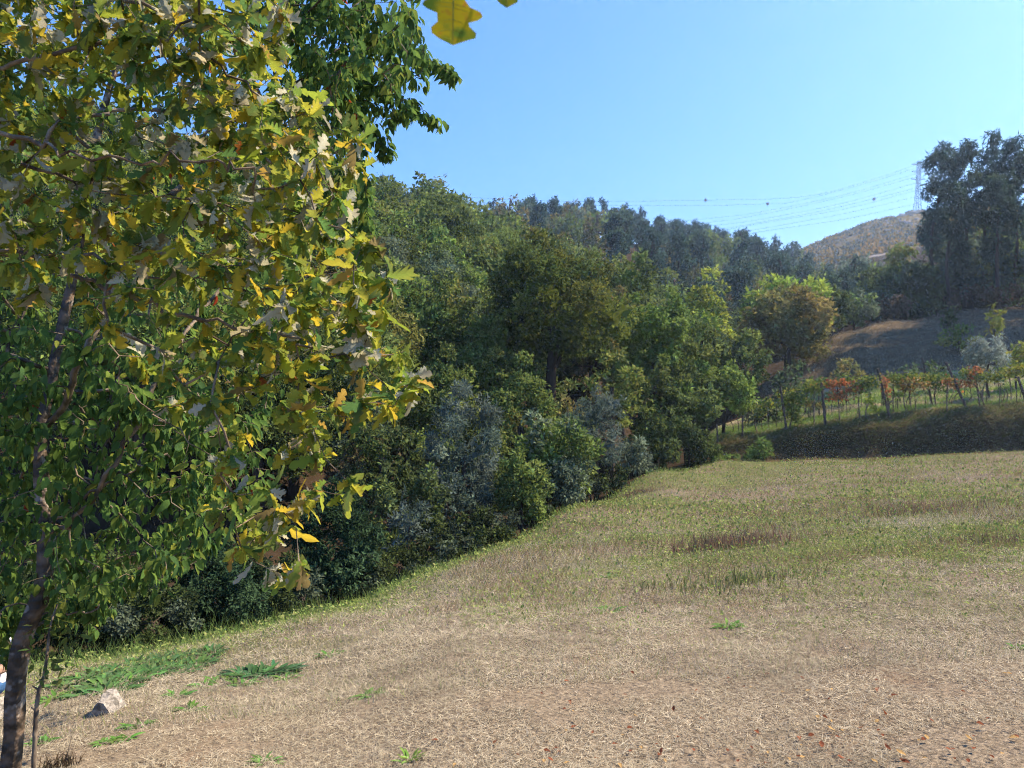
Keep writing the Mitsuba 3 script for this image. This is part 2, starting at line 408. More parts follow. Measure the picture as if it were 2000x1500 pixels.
def heath_fn(p, n, uv):
    a = mikit.fbm(p.x * 0.05, p.y * 0.05, p.z * 0.05, octaves=4)
    b = mikit.fbm(p.x * 0.25, p.y * 0.25, p.z * 0.3, octaves=3)
    c = mikit.mix((0.05, 0.045, 0.018), (0.15, 0.11, 0.042), b)
    return mikit.mix(c, mi.Color3f(0.26, 0.235, 0.22), mikit.smoothstep(0.56, 0.7, a) * 0.7)


def ground_bsdf(fn, bump=None, scale=0.05):
    b = {'type': 'diffuse', 'reflectance': mikit.proc(fn)}
    if bump:
        b = {'type': 'bumpmap', 'arbitrary': mikit.proc(bump, 4e-3), 'scale': scale, 'bsdf': b}
    return {'type': 'twosided', 'bsdf': b}


scene['meadow_bsdf'] = ground_bsdf(meadow_fn, meadow_bump, 0.03)
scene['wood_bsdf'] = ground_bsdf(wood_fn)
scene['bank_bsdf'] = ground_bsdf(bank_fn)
scene['vine_ground_bsdf'] = ground_bsdf(vine_ground_fn)
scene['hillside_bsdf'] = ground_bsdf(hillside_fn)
scene['heath_bsdf'] = ground_bsdf(heath_fn)
TERRAIN = build_terrain()
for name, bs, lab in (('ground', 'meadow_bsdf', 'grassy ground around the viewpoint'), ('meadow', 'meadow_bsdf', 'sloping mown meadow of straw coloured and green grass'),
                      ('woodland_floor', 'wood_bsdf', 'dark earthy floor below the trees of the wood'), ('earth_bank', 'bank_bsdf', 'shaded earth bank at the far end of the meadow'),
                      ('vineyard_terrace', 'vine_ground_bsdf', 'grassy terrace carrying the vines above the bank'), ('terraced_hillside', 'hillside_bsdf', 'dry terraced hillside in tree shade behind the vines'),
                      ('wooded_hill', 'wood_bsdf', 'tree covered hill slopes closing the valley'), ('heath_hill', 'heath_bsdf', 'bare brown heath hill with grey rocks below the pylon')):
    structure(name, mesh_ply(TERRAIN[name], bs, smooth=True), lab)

# ------------------------------------------------------------------ trees
def crown_leaves(lobes, leaf, lai, cols, r, seed, flat=0.85, droop=0.2, elong=0.5, rough=0.58, gap=0.36, blockers=True, weights=None, template=KITE, out=0.6):
    """Foliage on lumpy lobes [(centre, radius)]: (vertices, faces, colours)."""
    C = np.array([l[0] for l in lobes], float)
    R = np.array([l[1] for l in lobes], float)
    area = 0.55 * leaf * leaf * elong
    n = np.maximum((lai * 4 * np.pi * R**2 * flat / area).astype(int), 12)
    which = np.repeat(np.arange(len(R)), n)
    N = len(which)
    d = rand_dirs(N, r)
    rad = 0.66 + 0.40 * r.random(N) ** 0.55
    bump = meshkit.fbm(C[which] * 1.7 + d * 1.9, 3, seed) - 0.5
    rad = rad * (1 + rough * 2 * bump)
    off = d * (R[which] * rad)[:, None]
    off[:, 2] *= flat
    p = C[which] + off
    keep = (meshkit.fbm(p * (1.5 / R[which])[:, None] * 1.5, 2, seed + 3) > gap) & (meshkit.noise(p / (leaf * 2.6), seed + 7) > 0.40)
    if len(R) > 1:                                      # not deep inside other lobes
        for k in range(len(R)):
            q = (p - C[k]) / np.array([1, 1, flat])
            keep &= ~((which != k) & ((q * q).sum(1) < (0.62 * R[k]) ** 2))
    p, d, which = p[keep], d[keep], which[keep]
    N = len(p)
    pal = np.asarray(cols, float)
    if weights is None:
        weights = np.ones(len(pal)) / len(pal)
    lobe_col = pal[r.choice(len(pal), len(R), p=weights)] * (1 + 0.2 * r.normal(size=(len(R), 1))).clip(.5, 1.6)
    own = pal[r.choice(len(pal), N, p=weights)]
    mixw = (0.55 * r.random(N))[:, None]
    c = lobe_col[which] * (1 - mixw) + own * mixw
    c = c * (1 + 0.30 * r.normal(size=(N, 1))).clip(0.35, 2.0)
    normal = nrm(d * out + UP * 0.35 + SUNV * 0.45 + 0.7 * r.normal(size=(N, 3)))
    axis = rand_dirs(N, r) + d * 0.7 - UP * droop
    L = leaf * (0.65 + 0.7 * r.random(N))
    V, Fc, K = leaves(template, p, axis, normal, L, L * elong * (0.8 + 0.4 * r.random(N)), c)
    if blockers:
        nb = np.where(R > 0.6 * R.max(), 24, 2)
        wb = np.repeat(np.arange(len(R)), nb)
        db = rand_dirs(len(wb), r)
        pb = C[wb] + db * (R[wb] * 0.52 * r.random(len(wb)) ** 0.4)[:, None] * [1, 1, flat]
        Lb = R[wb] * 0.55
        vb, fb, kb = leaves(KITE, pb - db * 0, rand_dirs(len(wb), r), rand_dirs(len(wb), r), Lb, Lb * 0.8, lobe_col[wb] * 0.9)
        Fc = np.vstack([Fc, fb + len(V)])
        V, K = np.vstack([V, vb]), np.vstack([K, kb])
    return V, Fc, np.clip(K, 0.004, 0.9)


def lobes_round(c, rx, rz, n, r, top=0.15, size=(0.24, 0.5)):
    """Lobes filling an ellipsoid crown about c."""
    out = []
    for k in range(n):
        z = -0.85 + 1.75 * (k + 0.5) / n
        a = k * 2.4 + r.random() * 0.8
        q = math.sqrt(max(0, 1 - z * z))
        w = 0.5 + 0.42 * r.random()
        s = size[0] + (size[1] - size[0]) * r.random()
        out.append((c + np.array([math.cos(a) * q * rx * w, math.sin(a) * q * rx * w, z * rz * (0.6 + 0.2 * r.random())]), s * min(rx, rz) * (1.05 - top * z)))
    for k in range(int(1.3 * n)):                       # sprays that stand out of the outline
        a, z = r.random() * 6.283, -0.6 + 1.6 * r.random()
        z = min(z, 0.98)
        q = math.sqrt(1 - z * z)
        w = 0.85 + 0.24 * r.random()
        out.append((c + np.array([math.cos(a) * q * rx * w, math.sin(a) * q * rx * w, z * rz * min(w, 0.98)]), (0.12 + 0.12 * r.random()) * min(rx, rz)))
    return out


def limbs(base, trunk_top, lobes, r0, r, sides=5, keep=99):
    """Trunk and limb tubes from the base to the lobes: [trunk], [limbs]."""
    mid = (base + trunk_top) / 2 + r.normal(size=3) * 0.04 * np.linalg.norm(trunk_top - base) * [1, 1, 0]
    path = smooth_path([base - UP * 0.4, mid, trunk_top], 8)
    trunk = tube(path, np.linspace(r0 * 1.15, r0 * 0.6, 8), sides + 1)
    out = []
    for c, rr in lobes[:keep]:
        s = path[r.integers(4, 8)]
        m = s * 0.45 + c * 0.55 + UP * 0.12 * np.linalg.norm(c - s)
        out.append(tube(smooth_path([s, m, c], 6), np.linspace(r0 * 0.5, r0 * 0.12, 6), 4))
    return trunk, out


G_DARK = [(.042, .058, .02), (.052, .073, .022), (.036, .052, .024)]
G_MID = [(.07, .095, .03), (.085, .112, .03), (.06, .084, .03), (.10, .12, .035)]
G_FRESH = [(.08, .125, .03), (.07, .11, .034), (.10, .138, .035)]
G_OLIVE = [(.085, .115, .03), (.10, .125, .03), (.07, .10, .03), (.115, .115, .035)]
G_YELLOW = [(.15, .19, .035), (.18, .20, .035), (.12, .17, .035)]
RUSSET = [(.13, .12, .04), (.15, .12, .04), (.10, .11, .04), (.12, .10, .045)]
BLUEGREY = [(.095, .135, .112), (.12, .16, .137), (.075, .112, .088), (.145, .185, .158)]
GREYGREEN = [(.08, .105, .07), (.10, .125, .085), (.065, .09, .06)]
EUCA = [(.05, .095, .065), (.06, .105, .075), (.045, .085, .06), (.075, .11, .065)]


LIFT = 1.85
G_DARK, G_MID, G_FRESH, G_OLIVE, G_YELLOW, RUSSET, GREYGREEN = ([tuple(LIFT * x for x in c) for c in p] for p in (G_DARK, G_MID, G_FRESH, G_OLIVE, G_YELLOW, RUSSET, GREYGREEN))


def leafy_tree(name, label, cat, group, base, top, rx, pal, d, lai=1.1, trunk_frac=0.35, n_lobes=11, seed=0, leaf_scale=1.0, bsdf='leaf_bsdf', min_leaf=0.1, r0=None, lobes=None, **kw):
    r = np.random.default_rng(1000 + seed)
    base, top = np.asarray(base, float), np.asarray(top, float)
    h = top[2] - base[2]
    cz0 = base[2] + h * trunk_frac
    rz = (top[2] - cz0) / 2
    c = np.array([top[0], top[1], cz0 + rz])
    lobes = lobes or lobes_round(c, rx, rz, n_lobes, r)
    leaf = max(min_leaf, 0.0058 * d) * leaf_scale * (0.8 + 0.45 * r.random())
    V, Fc, K = crown_leaves(lobes, leaf, lai * 1.5, pal, r, seed, **kw)
    key = thing(name, label, cat, group)
    WHERE[key] = base[0] / base[1]
    r0 = r0 or 0.022 * h
    tr, li = limbs(base, np.array([c[0] * .8 + base[0] * .2, c[1] * .8 + base[1] * .2, c[2]]), lobes, r0, r)
    part('trunk', key, mesh_ply(tr, 'far_bark_bsdf', smooth=True))
    for l in li[:4]:
        part('limb', key, mesh_ply(l, 'far_bark_bsdf', smooth=True))
    part('crown', key, mikit.ply((V, Fc), bsdf, color=K), 'stuff')
    return key


def tree_px(name, label, cat, u, v_top, half_w, d, pal, group=None, **kw):
    """A tree standing on the ground at column u and depth d, its top seen at v_top, its crown half_w pixels wide each side."""
    b = ground_at(u, d)[0]
    if name == 'undergrowth_bush':
        half_w *= 1.35
    top = at(u, v_top, d)
    rx = half_w / F * d
    return leafy_tree(name, label, cat, group, b, top, rx, pal, d, **kw)


# prominent trees and shrubs of the wood's edge: u, v_top, half width, depth
tree_px('oak', 'large dark old oak with a visible bare trunk rising in the middle of the wood', 'tree', 1085, 462, 118, 43, [(.095, .135, .035), (.15, .185, .04), (.075, .11, .035), (.165, .175, .045)], n_lobes=20, trunk_frac=0.42, seed=1, lai=1.15, r0=0.36, rough=.55, gap=.44)
tree_px('oak', 'rounded olive tinged oak just left of and behind the large dark oak', 'tree', 1010, 520, 60, 50, G_OLIVE, seed=2, trunk_frac=.2)
tree_px('broadleaf_tree', 'tall green tree directly right of the large dark oak', 'tree', 1275, 545, 82, 46, G_FRESH, n_lobes=14, seed=3, trunk_frac=.15)
tree_px('broadleaf_tree', 'mid green tree filling the corner where the wood meets the bank', 'tree', 1345, 620, 72, 47, G_MID, n_lobes=13, seed=4, trunk_frac=.12)
tree_px('broadleaf_tree', 'low light green tree overhanging the left end of the vines', 'tree', 1412, 705, 62, 48.5, G_FRESH, n_lobes=11, seed=5, trunk_frac=.25)
tree_px('broadleaf_tree', 'russet tinged tree leaning at the right side of the dark oak', 'tree', 1195, 630, 48, 40, RUSSET + G_OLIVE, n_lobes=9, seed=6, trunk_frac=.2)
tree_px('broadleaf_tree', 'green tree behind and between the dark oak and the tall green tree', 'tree', 1215, 475, 62, 58, G_MID, n_lobes=11, seed=7, trunk_frac=.2)
tree_px('plane_tree', 'bright yellow green tree with a pointed top left of the russet tree', 'tree', 1372, 518, 56, 68, G_YELLOW, n_lobes=12, seed=8, trunk_frac=.15)
tree_px('plane_tree', 'bright yellow green tree rising behind the russet tree', 'tree', 1535, 535, 72, 80, G_YELLOW, n_lobes=13, seed=9, trunk_frac=.15)
tree_px('plane_tree', 'large russet brown tree at the left foot of the terraced hillside', 'tree', 1540, 562, 72, 72, RUSSET, n_lobes=16, seed=10, trunk_frac=.18)
tree_px('broadleaf_tree', 'dark green bushy tree under the left side of the russet tree', 'tree', 1440, 625, 55, 66, G_OLIVE + G_DARK, n_lobes=11, seed=11, trunk_frac=.1)
tree_px('broadleaf_tree', 'dark green tree right of the russet tree', 'tree', 1625, 552, 34, 84, G_DARK, n_lobes=9, seed=12, trunk_frac=.1)
tree_px('broadleaf_tree', 'grey green tree at the top left edge of the terraced hillside', 'tree', 1668, 565, 44, 90, GREYGREEN + G_FRESH, n_lobes=10, seed=13, trunk_frac=.1)
tree_px('willow', 'tall blue grey leaved shrub in the wood edge left of centre', 'shrub', 905, 728, 72, 25, BLUEGREY, n_lobes=15, seed=14, trunk_frac=.12, elong=.22, leaf_scale=1.2, gap=.42, lai=.9)
tree_px('willow', 'small pale blue grey shrub low beside the dark evergreen bush', 'shrub', 800, 940, 38, 19, BLUEGREY, n_lobes=7, seed=15, trunk_frac=.15, elong=.22, leaf_scale=1.2, gap=.42, lai=.8)
tree_px('willow', 'blue grey leaved shrub below the russet tinged tree', 'shrub', 1165, 745, 54, 34, BLUEGREY, n_lobes=11, seed=16, trunk_frac=.2, elong=.22, leaf_scale=1.2, gap=.42, lai=.9)
tree_px('willow', 'pale grey green shrub at the dark stream bank right of the blue grey one', 'shrub', 1228, 850, 34, 38, GREYGREEN, n_lobes=7, seed=17, trunk_frac=.2, elong=.3)
tree_px('ivy_clad_tree', 'vivid green ivy clad tree leaning over the lit meadow edge', 'tree', 1082, 795, 72, 28, G_FRESH + GREYGREEN, n_lobes=14, seed=18, trunk_frac=.05, gap=.33)
tree_px('ivy_clad_tree', 'lower green leafy bush left of the ivy clad tree', 'tree', 1020, 880, 52, 24.5, G_FRESH + G_MID, n_lobes=10, seed=19, trunk_frac=.05)
tree_px('shrub', 'grey green hanging bush at the foot of the ivy clad tree', 'shrub', 1095, 895, 36, 26.8, GREYGREEN, n_lobes=8, seed=20, trunk_frac=.02)
tree_px('shrub', 'dense dark evergreen bush at the meadow edge right of the near trees', 'shrub', 655, 950, 80, 16, [(.03, .06, .03), (.04, .075, .036), (.05, .09, .045)], n_lobes=13, seed=21, trunk_frac=.02, gap=.30, min_leaf=.075)
tree_px('shrub', 'dark evergreen bush behind the hanging cherry branch', 'shrub', 420, 1050, 100, 14, [(.03, .06, .03), (.04, .075, .036), (.05, .09, .045)], n_lobes=13, seed=22, trunk_frac=.02, gap=.30, min_leaf=.075)
tree_px('shrub', 'low dark bush in the deep shade left of the dark evergreen', 'shrub', 530, 1060, 70, 15.2, G_DARK, n_lobes=10, seed=23, trunk_frac=.02, min_leaf=.075)
tree_px('shrub', 'dark bush at the meadow edge behind the cherry trunk', 'shrub', 190, 1060, 130, 12.6, G_DARK, n_lobes=12, seed=24, trunk_frac=.02, min_leaf=.075)
tree_px('shrub', 'dark bush at the left margin behind the leaning trunk', 'shrub', -60, 1080, 140, 13, G_DARK, n_lobes=12, seed=25, trunk_frac=.02, min_leaf=.075)
tree_px('broadleaf_tree', 'dark small tree with bare leaning stems left of the blue grey shrub', 'tree', 745, 800, 70, 23, G_DARK + [(.09, .075, .04)], n_lobes=10, seed=26, trunk_frac=.45, gap=.44)
tree_px('broadleaf_tree', 'shaded green tree above the dark evergreen bush', 'tree', 690, 740, 75, 28, G_MID + GREYGREEN, n_lobes=11, seed=27, trunk_frac=.3)
tree_px('broadleaf_tree', 'dark shrubby tree in shade between the blue grey shrubs', 'tree', 830, 880, 50, 22, G_DARK, n_lobes=9, seed=28, trunk_frac=.15)
tree_px('broadleaf_tree', 'yellowish olive bushy tree below the trunk of the dark oak', 'tree', 1015, 690, 68, 33, G_OLIVE, n_lobes=12, seed=29, trunk_frac=.15)
tree_px('broadleaf_tree', 'green leafy tree above the tall blue grey shrub', 'tree', 870, 680, 75, 34, G_MID + G_OLIVE, n_lobes=12, seed=30, trunk_frac=.2)
tree_px('broadleaf_tree', 'olive green tree left of the blue grey shrub below the russet tinged tree', 'tree', 1105, 745, 48, 37, G_OLIVE + RUSSET, n_lobes=10, seed=31, trunk_frac=.15)
tree_px('shrub', 'pale leaved bush at the right end of the stream bank shade', 'shrub', 1250, 880, 26, 41, GREYGREEN + BLUEGREY, n_lobes=6, seed=32, trunk_frac=.02)
tree_px('shrub', 'dark grassy clump under the corner tree beside the bank', 'shrub', 1345, 820, 52, 44, G_DARK, n_lobes=8, seed=33, trunk_frac=.02)
tree_px('shrub', 'dark bush in the shade below the tall green tree', 'shrub', 1275, 790, 50, 43, G_DARK + G_MID, n_lobes=9, seed=34, trunk_frac=.02)
tree_px('broadleaf_tree', 'green tree over the dark bush below the tall green tree', 'tree', 1290, 690, 62, 44, G_MID, n_lobes=10, seed=35, trunk_frac=.15)
tree_px('pine', 'small deep green pine on the slope left of the dark oak', 'tree', 800, 605, 26, 62, [(.03, .075, .035), (.035, .085, .04)], n_lobes=9, seed=36, trunk_frac=.1, elong=.2)
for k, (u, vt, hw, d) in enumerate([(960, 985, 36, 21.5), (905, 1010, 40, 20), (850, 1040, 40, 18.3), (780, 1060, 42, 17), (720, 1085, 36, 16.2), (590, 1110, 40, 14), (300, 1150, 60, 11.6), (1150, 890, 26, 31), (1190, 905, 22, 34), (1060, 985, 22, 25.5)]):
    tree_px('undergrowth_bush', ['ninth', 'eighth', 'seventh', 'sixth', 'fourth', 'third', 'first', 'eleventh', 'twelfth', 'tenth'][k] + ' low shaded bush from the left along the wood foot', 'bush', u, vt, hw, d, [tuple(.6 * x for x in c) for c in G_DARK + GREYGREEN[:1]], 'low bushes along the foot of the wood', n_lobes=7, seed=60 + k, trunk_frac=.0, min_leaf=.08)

SKY_U = [560, 600, 730, 850, 900, 985, 1050, 1200, 1300, 1400, 1500, 1580, 1640, 1700, 1830, 1860]
SKY_V = [278, 296, 330, 338, 378, 400, 396, 390, 418, 434, 460, 497, 520, 505, 500, 400]


def breaks_skyline(b, h, r):
    u = 1000 + b[0] / b[1] * F
    v = 750 - (b[2] + h - 1.6) / b[1] * F
    return v < np.interp(u, SKY_U, SKY_V) + r.normal() * 6


for k, (u, vt, hw, d, pal, lab) in enumerate([
        (945, 640, 62, 40, G_OLIVE, 'olive green tree standing left of the dark oak trunk'), (800, 690, 66, 37, G_MID + G_OLIVE, 'green tree behind the leaning dark small tree'), (730, 640, 70, 40, G_MID, 'mid green tree behind the oak branch tips'),
        (640, 700, 80, 34, G_MID + GREYGREEN, 'grey green tree just behind the hanging oak leaves'), (955, 800, 40, 29, G_OLIVE + G_MID, 'bright olive bush right of the tall blue grey shrub'), (845, 800, 46, 29, G_MID + G_DARK, 'green tree just behind the tall blue grey shrub'),
        (700, 860, 44, 24, G_DARK + GREYGREEN, 'dark leafy tree above the dense evergreen bush'), (1040, 800, 44, 33, G_OLIVE, 'olive bush behind the ivy clad tree'), (1130, 830, 36, 33, G_MID, 'green bush between the ivy clad tree and the grey shrub'),
        (870, 880, 52, 23.5, BLUEGREY + GREYGREEN, 'grey green feathery shrub below the tall blue grey one'), (760, 900, 40, 21, G_DARK + G_MID, 'dark green bush left of the blue grey shrubs')]):
    tree_px('wood_edge_tree', lab, 'tree', u, vt, hw, d, pal, n_lobes=10, seed=900 + k, trunk_frac=.08)

# the wooded slope at the left, filled tree by tree
SLOPE_KINDS = [('mid green oak on the wooded slope', G_MID, 4), ('fresh green tree on the wooded slope', G_FRESH, 3), ('olive yellow oak on the wooded slope', G_OLIVE, 4), ('dark green tree on the wooded slope', G_DARK + G_MID[:1], 2),
               ('grey green tree on the wooded slope', GREYGREEN + G_MID, 2), ('russet tinged tree on the wooded slope', RUSSET + G_OLIVE, 1)]
kinds = [k for k, s in enumerate(SLOPE_KINDS) for _ in range(s[2])]
r = np.random.default_rng(5)
placed = []
for d in np.geomspace(25, 118, 20):
    u = -40 + r.random() * 60
    while u < 1400:
        step = (5.0 + 1.6 * r.random()) / d * F * (0.72 if d < 50 else 0.66)
        u += step
        dj = d * (1 + 0.05 * r.normal())
        if u < 560 and dj > 75 and u < 420:
            continue
        if (dj < 38 and u > 600) or dj > 112 and u < 900 or (u > 1000 and dj < 56) or (u > 880 and dj < 44) or (u > 1180 and dj < 80) or (u > 1300 and dj < 100):
            continue
        placed.append((u, dj))
for k, (u, d) in enumerate(placed):
    lab, pal, _ = SLOPE_KINDS[kinds[r.integers(len(kinds))]]
    where = 'low on' if d < 55 else 'halfway up' if d < 85 else 'near the ridge of'
    side = 'behind the oak' if u < 700 else 'in open view'
    b = ground_at(u, d)[0]
    h = 7.0 + 3.2 * r.random()
    rx = 2.7 + 1.2 * r.random()
    if u > 560 and breaks_skyline(b, h, r):
        if breaks_skyline(b, 5.5, r):
            continue
        h = 5.5
    if u < 560:
        lai, nl = 0.5, 6
    else:
        lai, nl = 0.85, 9
    leafy_tree('slope_tree', lab.replace('on the', where + ' the') + ' ' + side, 'tree', 'trees of the wooded slope', b, b + UP * h, rx, pal, d, lai=lai, n_lobes=nl, seed=200 + k, trunk_frac=.12, gap=.35, bsdf='leaf_bsdf')

# ------------------------------------------------------------------ far hill: eucalyptus and mixed trees as copies of a few grown ones
def proto(name, lobes, pal, h, leaf, lai, seed, r0=0.2, **kw):
    r = np.random.default_rng(seed)
    V, Fc, K = crown_leaves(lobes, leaf, lai, pal, r, seed, **kw)
    tr, li = limbs(np.zeros(3), np.array([0, 0, max(l[0][2] for l in lobes)]), lobes, r0, r, sides=4)
    scene[name] = {'type': 'shapegroup', 'trunk': mesh_ply(join([tr] + li), 'far_bark_bsdf', smooth=True), 'crown': mikit.ply((V, Fc), 'far_leaf_bsdf', color=K)}


def euca_lobes(r, h, w, n, low=0.35):
    out = []
    for k in range(n):
        z = h * (low + (0.95 - low) * (k + 0.5) / n)
        t = (z / h - low) / (1 - low)
        a = r.random() * 6.28
        q = w * (0.25 + 0.75 * r.random()) * math.sin(math.pi * min(0.95, 0.25 + 0.7 * t))
        out.append((np.array([math.cos(a) * q, math.sin(a) * q, z]), w * (0.36 + 0.22 * r.random())))
    return out


NP_E, NP_M = 6, 6
for k in range(NP_E):
    rr = np.random.default_rng(300 + k)
    proto(f'far_gum_group_{k}', euca_lobes(rr, 14.5, 2.7, 12, 0.38), EUCA, 14.5, 0.75, 1.3, 310 + k, gap=.36, flat=.8)
FAR_PAL = [G_MID, G_OLIVE, [(.055, .08, .045), (.06, .09, .05)], GREYGREEN, RUSSET + G_OLIVE, G_FRESH]
for k in range(NP_M):
    rr = np.random.default_rng(330 + k)
    proto(f'far_tree_group_{k}', lobes_round(np.array([0, 0, 5.2]), 3.6, 4.6, 9, rr), FAR_PAL[k], 10, 0.7, 0.9, 340 + k, gap=.36)


def far_copy(kind, u, d, s, r, label, group, cat='tree', z=None):
    b = ground_at(u, d)[0]
    while breaks_skyline(b, (14.8 if kind == 'gum' else 10) * s, r):
        s *= 0.8
        if s < 0.45:
            return
    name = 'far_gum_tree' if kind == 'gum' else 'far_tree'
    key = thing(name, label, cat, group)
    WHERE[key] = b[0] / b[1]
    g = f'far_gum_group_{r.integers(NP_E)}' if kind == 'gum' else f'far_tree_group_{r.integers(NP_M)}'
    scene[key] = {'type': 'instance', 'g': {'type': 'ref', 'id': g},
                  'to_world': T().translate(b.tolist()).rotate([0, 0, 1], float(r.random() * 360)).scale([s * (0.9 + 0.25 * r.random()), s * (0.9 + 0.25 * r.random()), s * (0.85 + 0.4 * r.random())])}
    return key


r = np.random.default_rng(9)
for d in [262, 250, 236, 222, 206, 190, 174, 158, 144, 130, 118]:
    u = 930 + r.random() * 20
    while u < 1640:
        u += (5.4 + 3.0 * r.random()) / d * F * 0.9
        if d < 170 and u < 1180 or d < 135 and u < 1300:
            continue
        gum = r.random() < (0.85 if d > 215 else 0.45)
        where = ('on the crest of the far hill' if d > 240 else 'high on the far hill' if d > 200 else 'low on the far hill') + (', left part' if u < 1150 else ', middle part' if u < 1380 else ', right part')
        far_copy('gum' if gum else 'mix', u, d * (1 + 0.02 * r.normal()), 0.95 if gum else 0.9 + .3 * r.random(), r,
                 ('blue green gum tree ' if gum else 'rounded autumn green tree ') + where, 'trees of the far hill')
def heath_scrub():
    r = np.random.default_rng(93)
    n = 14000
    u = 1540 + 520 * r.random(n)
    d = 335 + 190 * r.random(n)
    P = np.stack([(u - 1000) / F * d, d, height_sd((u - 1000) / F, d)], 1)
    keep = meshkit.fbm(P * .03, 4, 5) + .25 * (meshkit.noise(P * .15, 6) - .5) > .43
    P = P[keep]
    n = len(P)
    pal = np.array([(.13, .10, .02), (.24, .15, .02), (.07, .065, .02), (.29, .17, .025), (.05, .052, .02)])
    tone = np.clip((meshkit.fbm(P * .02, 3, 9) - .3) * 12, 0, 4.99).astype(int)
    c = pal[np.where(r.random(n) < .5, tone, r.integers(0, 5, n))] * (1 + .25 * r.normal(size=(n, 1)))
    L = 1.2 + 1.6 * r.random(n)
    V, Fc, K = leaves(KITE, P, rand_dirs(n, r) + UP * .8, rand_dirs(n, r), L, L * .8, c)
    scene['heath_scrub'] = mikit.ply((V, Fc), 'far_leaf_bsdf', color=K)
    labels['heath_scrub'] = {'kind': 'stuff', 'label': 'low olive and ochre scrub covering the heath hill', 'category': 'scrub'}
    for k in range(26):
        u0, d0 = 1700 + 130 * r.random() ** .7, 400 + 80 * r.random()
        b = ground_at(u0, d0)[0]
        m = trimesh.creation.icosphere(2, 1.0)
        v = m.vertices * (1 + .5 * (meshkit.fbm(m.vertices * 1.3 + k * 7, 3, k) - .5))[:, None] * np.array([2.6, 2, 1.3]) * (.5 + .7 * r.random()) + b
        WHERE[f'heath_rock_{k:03d}' if k else 'heath_rock'] = b[0] / b[1]
        single('heath_rock', mikit.ply((v, m.faces), 'rock_bsdf', smooth=30), 'grey granite outcrop among the scrub of the heath hill', 'rock', 'granite outcrops of the heath hill')


heath_scrub()
# right hand valley side, below and in front of the heath hill
for d in [300, 270, 240, 212, 188, 166, 148, 132, 120, 110]:
    u = 1600 + r.random() * 30
    while u < 2080:
        u += (5.6 + 3.0 * r.random()) / d * F * 0.95
        if d > 150 and u > 1860 or d < 125 and u < 1650:
            continue
        far_copy('gum' if r.random() < .25 else 'mix', u, d * (1 + 0.02 * r.normal()), 0.75 + 0.35 * r.random(), r,
                 ('bushy tree on the hazy valley side below the heath hill' if d > 160 else 'dark tree above the terraced hillside') + (', at left' if u < 1700 else ', middle' if u < 1850 else ', at right'), 'trees of the right valley side')

# tall eucalyptus group on the right, some beyond the frame's edge (their shade lies on the terraces)
EU_SPOTS = [(1836, 268, 34, 103), (1884, 258, 30, 100), (1930, 248, 27, 106), (1968, 256, 32, 99), (2003, 285, 30, 102), (1862, 345, 28, 96), (1950, 335, 30, 94), (2060, 270, 44, 98), (2110, 200, 60, 93), (2105, 60, 75, 87), (2125, 20, 80, 81), (2120, -20, 85, 75), (2180, 30, 80, 89), (2190, -60, 90, 80), (2180, -100, 90, 73), (2270, 60, 80, 84), (2290, 30, 80, 76), (2340, 20, 80, 70), (2370, 60, 80, 86)]
for k, (u, vt, hw, d) in enumerate(EU_SPOTS):
    rr = np.random.default_rng(500 + k)
    b = ground_at(u, d)[0]
    top = at(u, vt, d)
    h = top[2] - b[2]
    w = hw / F * d
    lob = [(b + c, q) for c, q in euca_lobes(rr, h, w, 14, 0.46 if k % 3 else .36)]
    labs = [f"{['leftmost','second','third','fourth','fifth','sixth','seventh','eighth','ninth'][sorted(e[0] for e in EU_SPOTS).index(u)] if u < 2010 else ''} tall slender gum tree counted from the left in the dark group", 'gum tree beyond the right margin of the view']
    leafy_tree('gum_tree', labs[0] if u < 2010 else labs[1], 'tree', 'tall gum trees on the right', b, top, w, EUCA, d, lai=1.35 if u < 2020 else .6, seed=520 + k, lobes=lob, leaf_scale=.9, gap=.37, r0=.22, droop=.8, elong=.3)
for k, (u, vt, hw, d, pal, lab) in enumerate([
        (1760, 455, 30, 108, G_OLIVE, 'ragged olive tree left of the tall gum trees'), (1730, 520, 45, 104, G_DARK, 'dark bushy tree left below the tall gum trees'), (1790, 520, 55, 99, G_DARK, 'dark bushy tree at the feet of the gum trees'),
        (1850, 490, 60, 101, G_DARK + EUCA, 'dark blue green bush among the gum trunks'), (1700, 560, 40, 97, G_DARK + GREYGREEN, 'dark tree at the top edge of the terraced hillside'), (1920, 480, 60, 100, G_DARK + EUCA, 'dark tall bush among the right gum trunks'), (1985, 490, 55, 101, G_DARK + EUCA, 'dark tall bush among the rightmost gum trunks'), (1900, 555, 45, 94, [(.10, .06, .04), (.07, .06, .035)], 'reddish brown bush below the gum trees'),
        (1955, 560, 45, 93, [(.12, .07, .045), (.09, .07, .04)], 'reddish brown thicket at the right below the gum trees'), (2020, 560, 50, 92, G_DARK, 'dark bush at the right margin above the terraces'), (1745, 575, 26, 91, [(.12, .09, .06)], 'thin bare brownish tree on the upper terrace edge'),
        (1770, 585, 40, 94, G_DARK, 'low dark bush on the upper terrace edge'), (1830, 590, 45, 93, G_DARK + RUSSET[:1], 'low brownish bush on the upper terrace edge'), (2090, 540, 60, 90, G_DARK, 'dark bush beyond the right margin')]):
    tree_px('valley_side_tree', lab, 'tree', u, vt, hw, d, pal, 'trees round the tall gum trees', n_lobes=9, seed=560 + k, trunk_frac=.08 if k != 8 else .35, gap=.38)

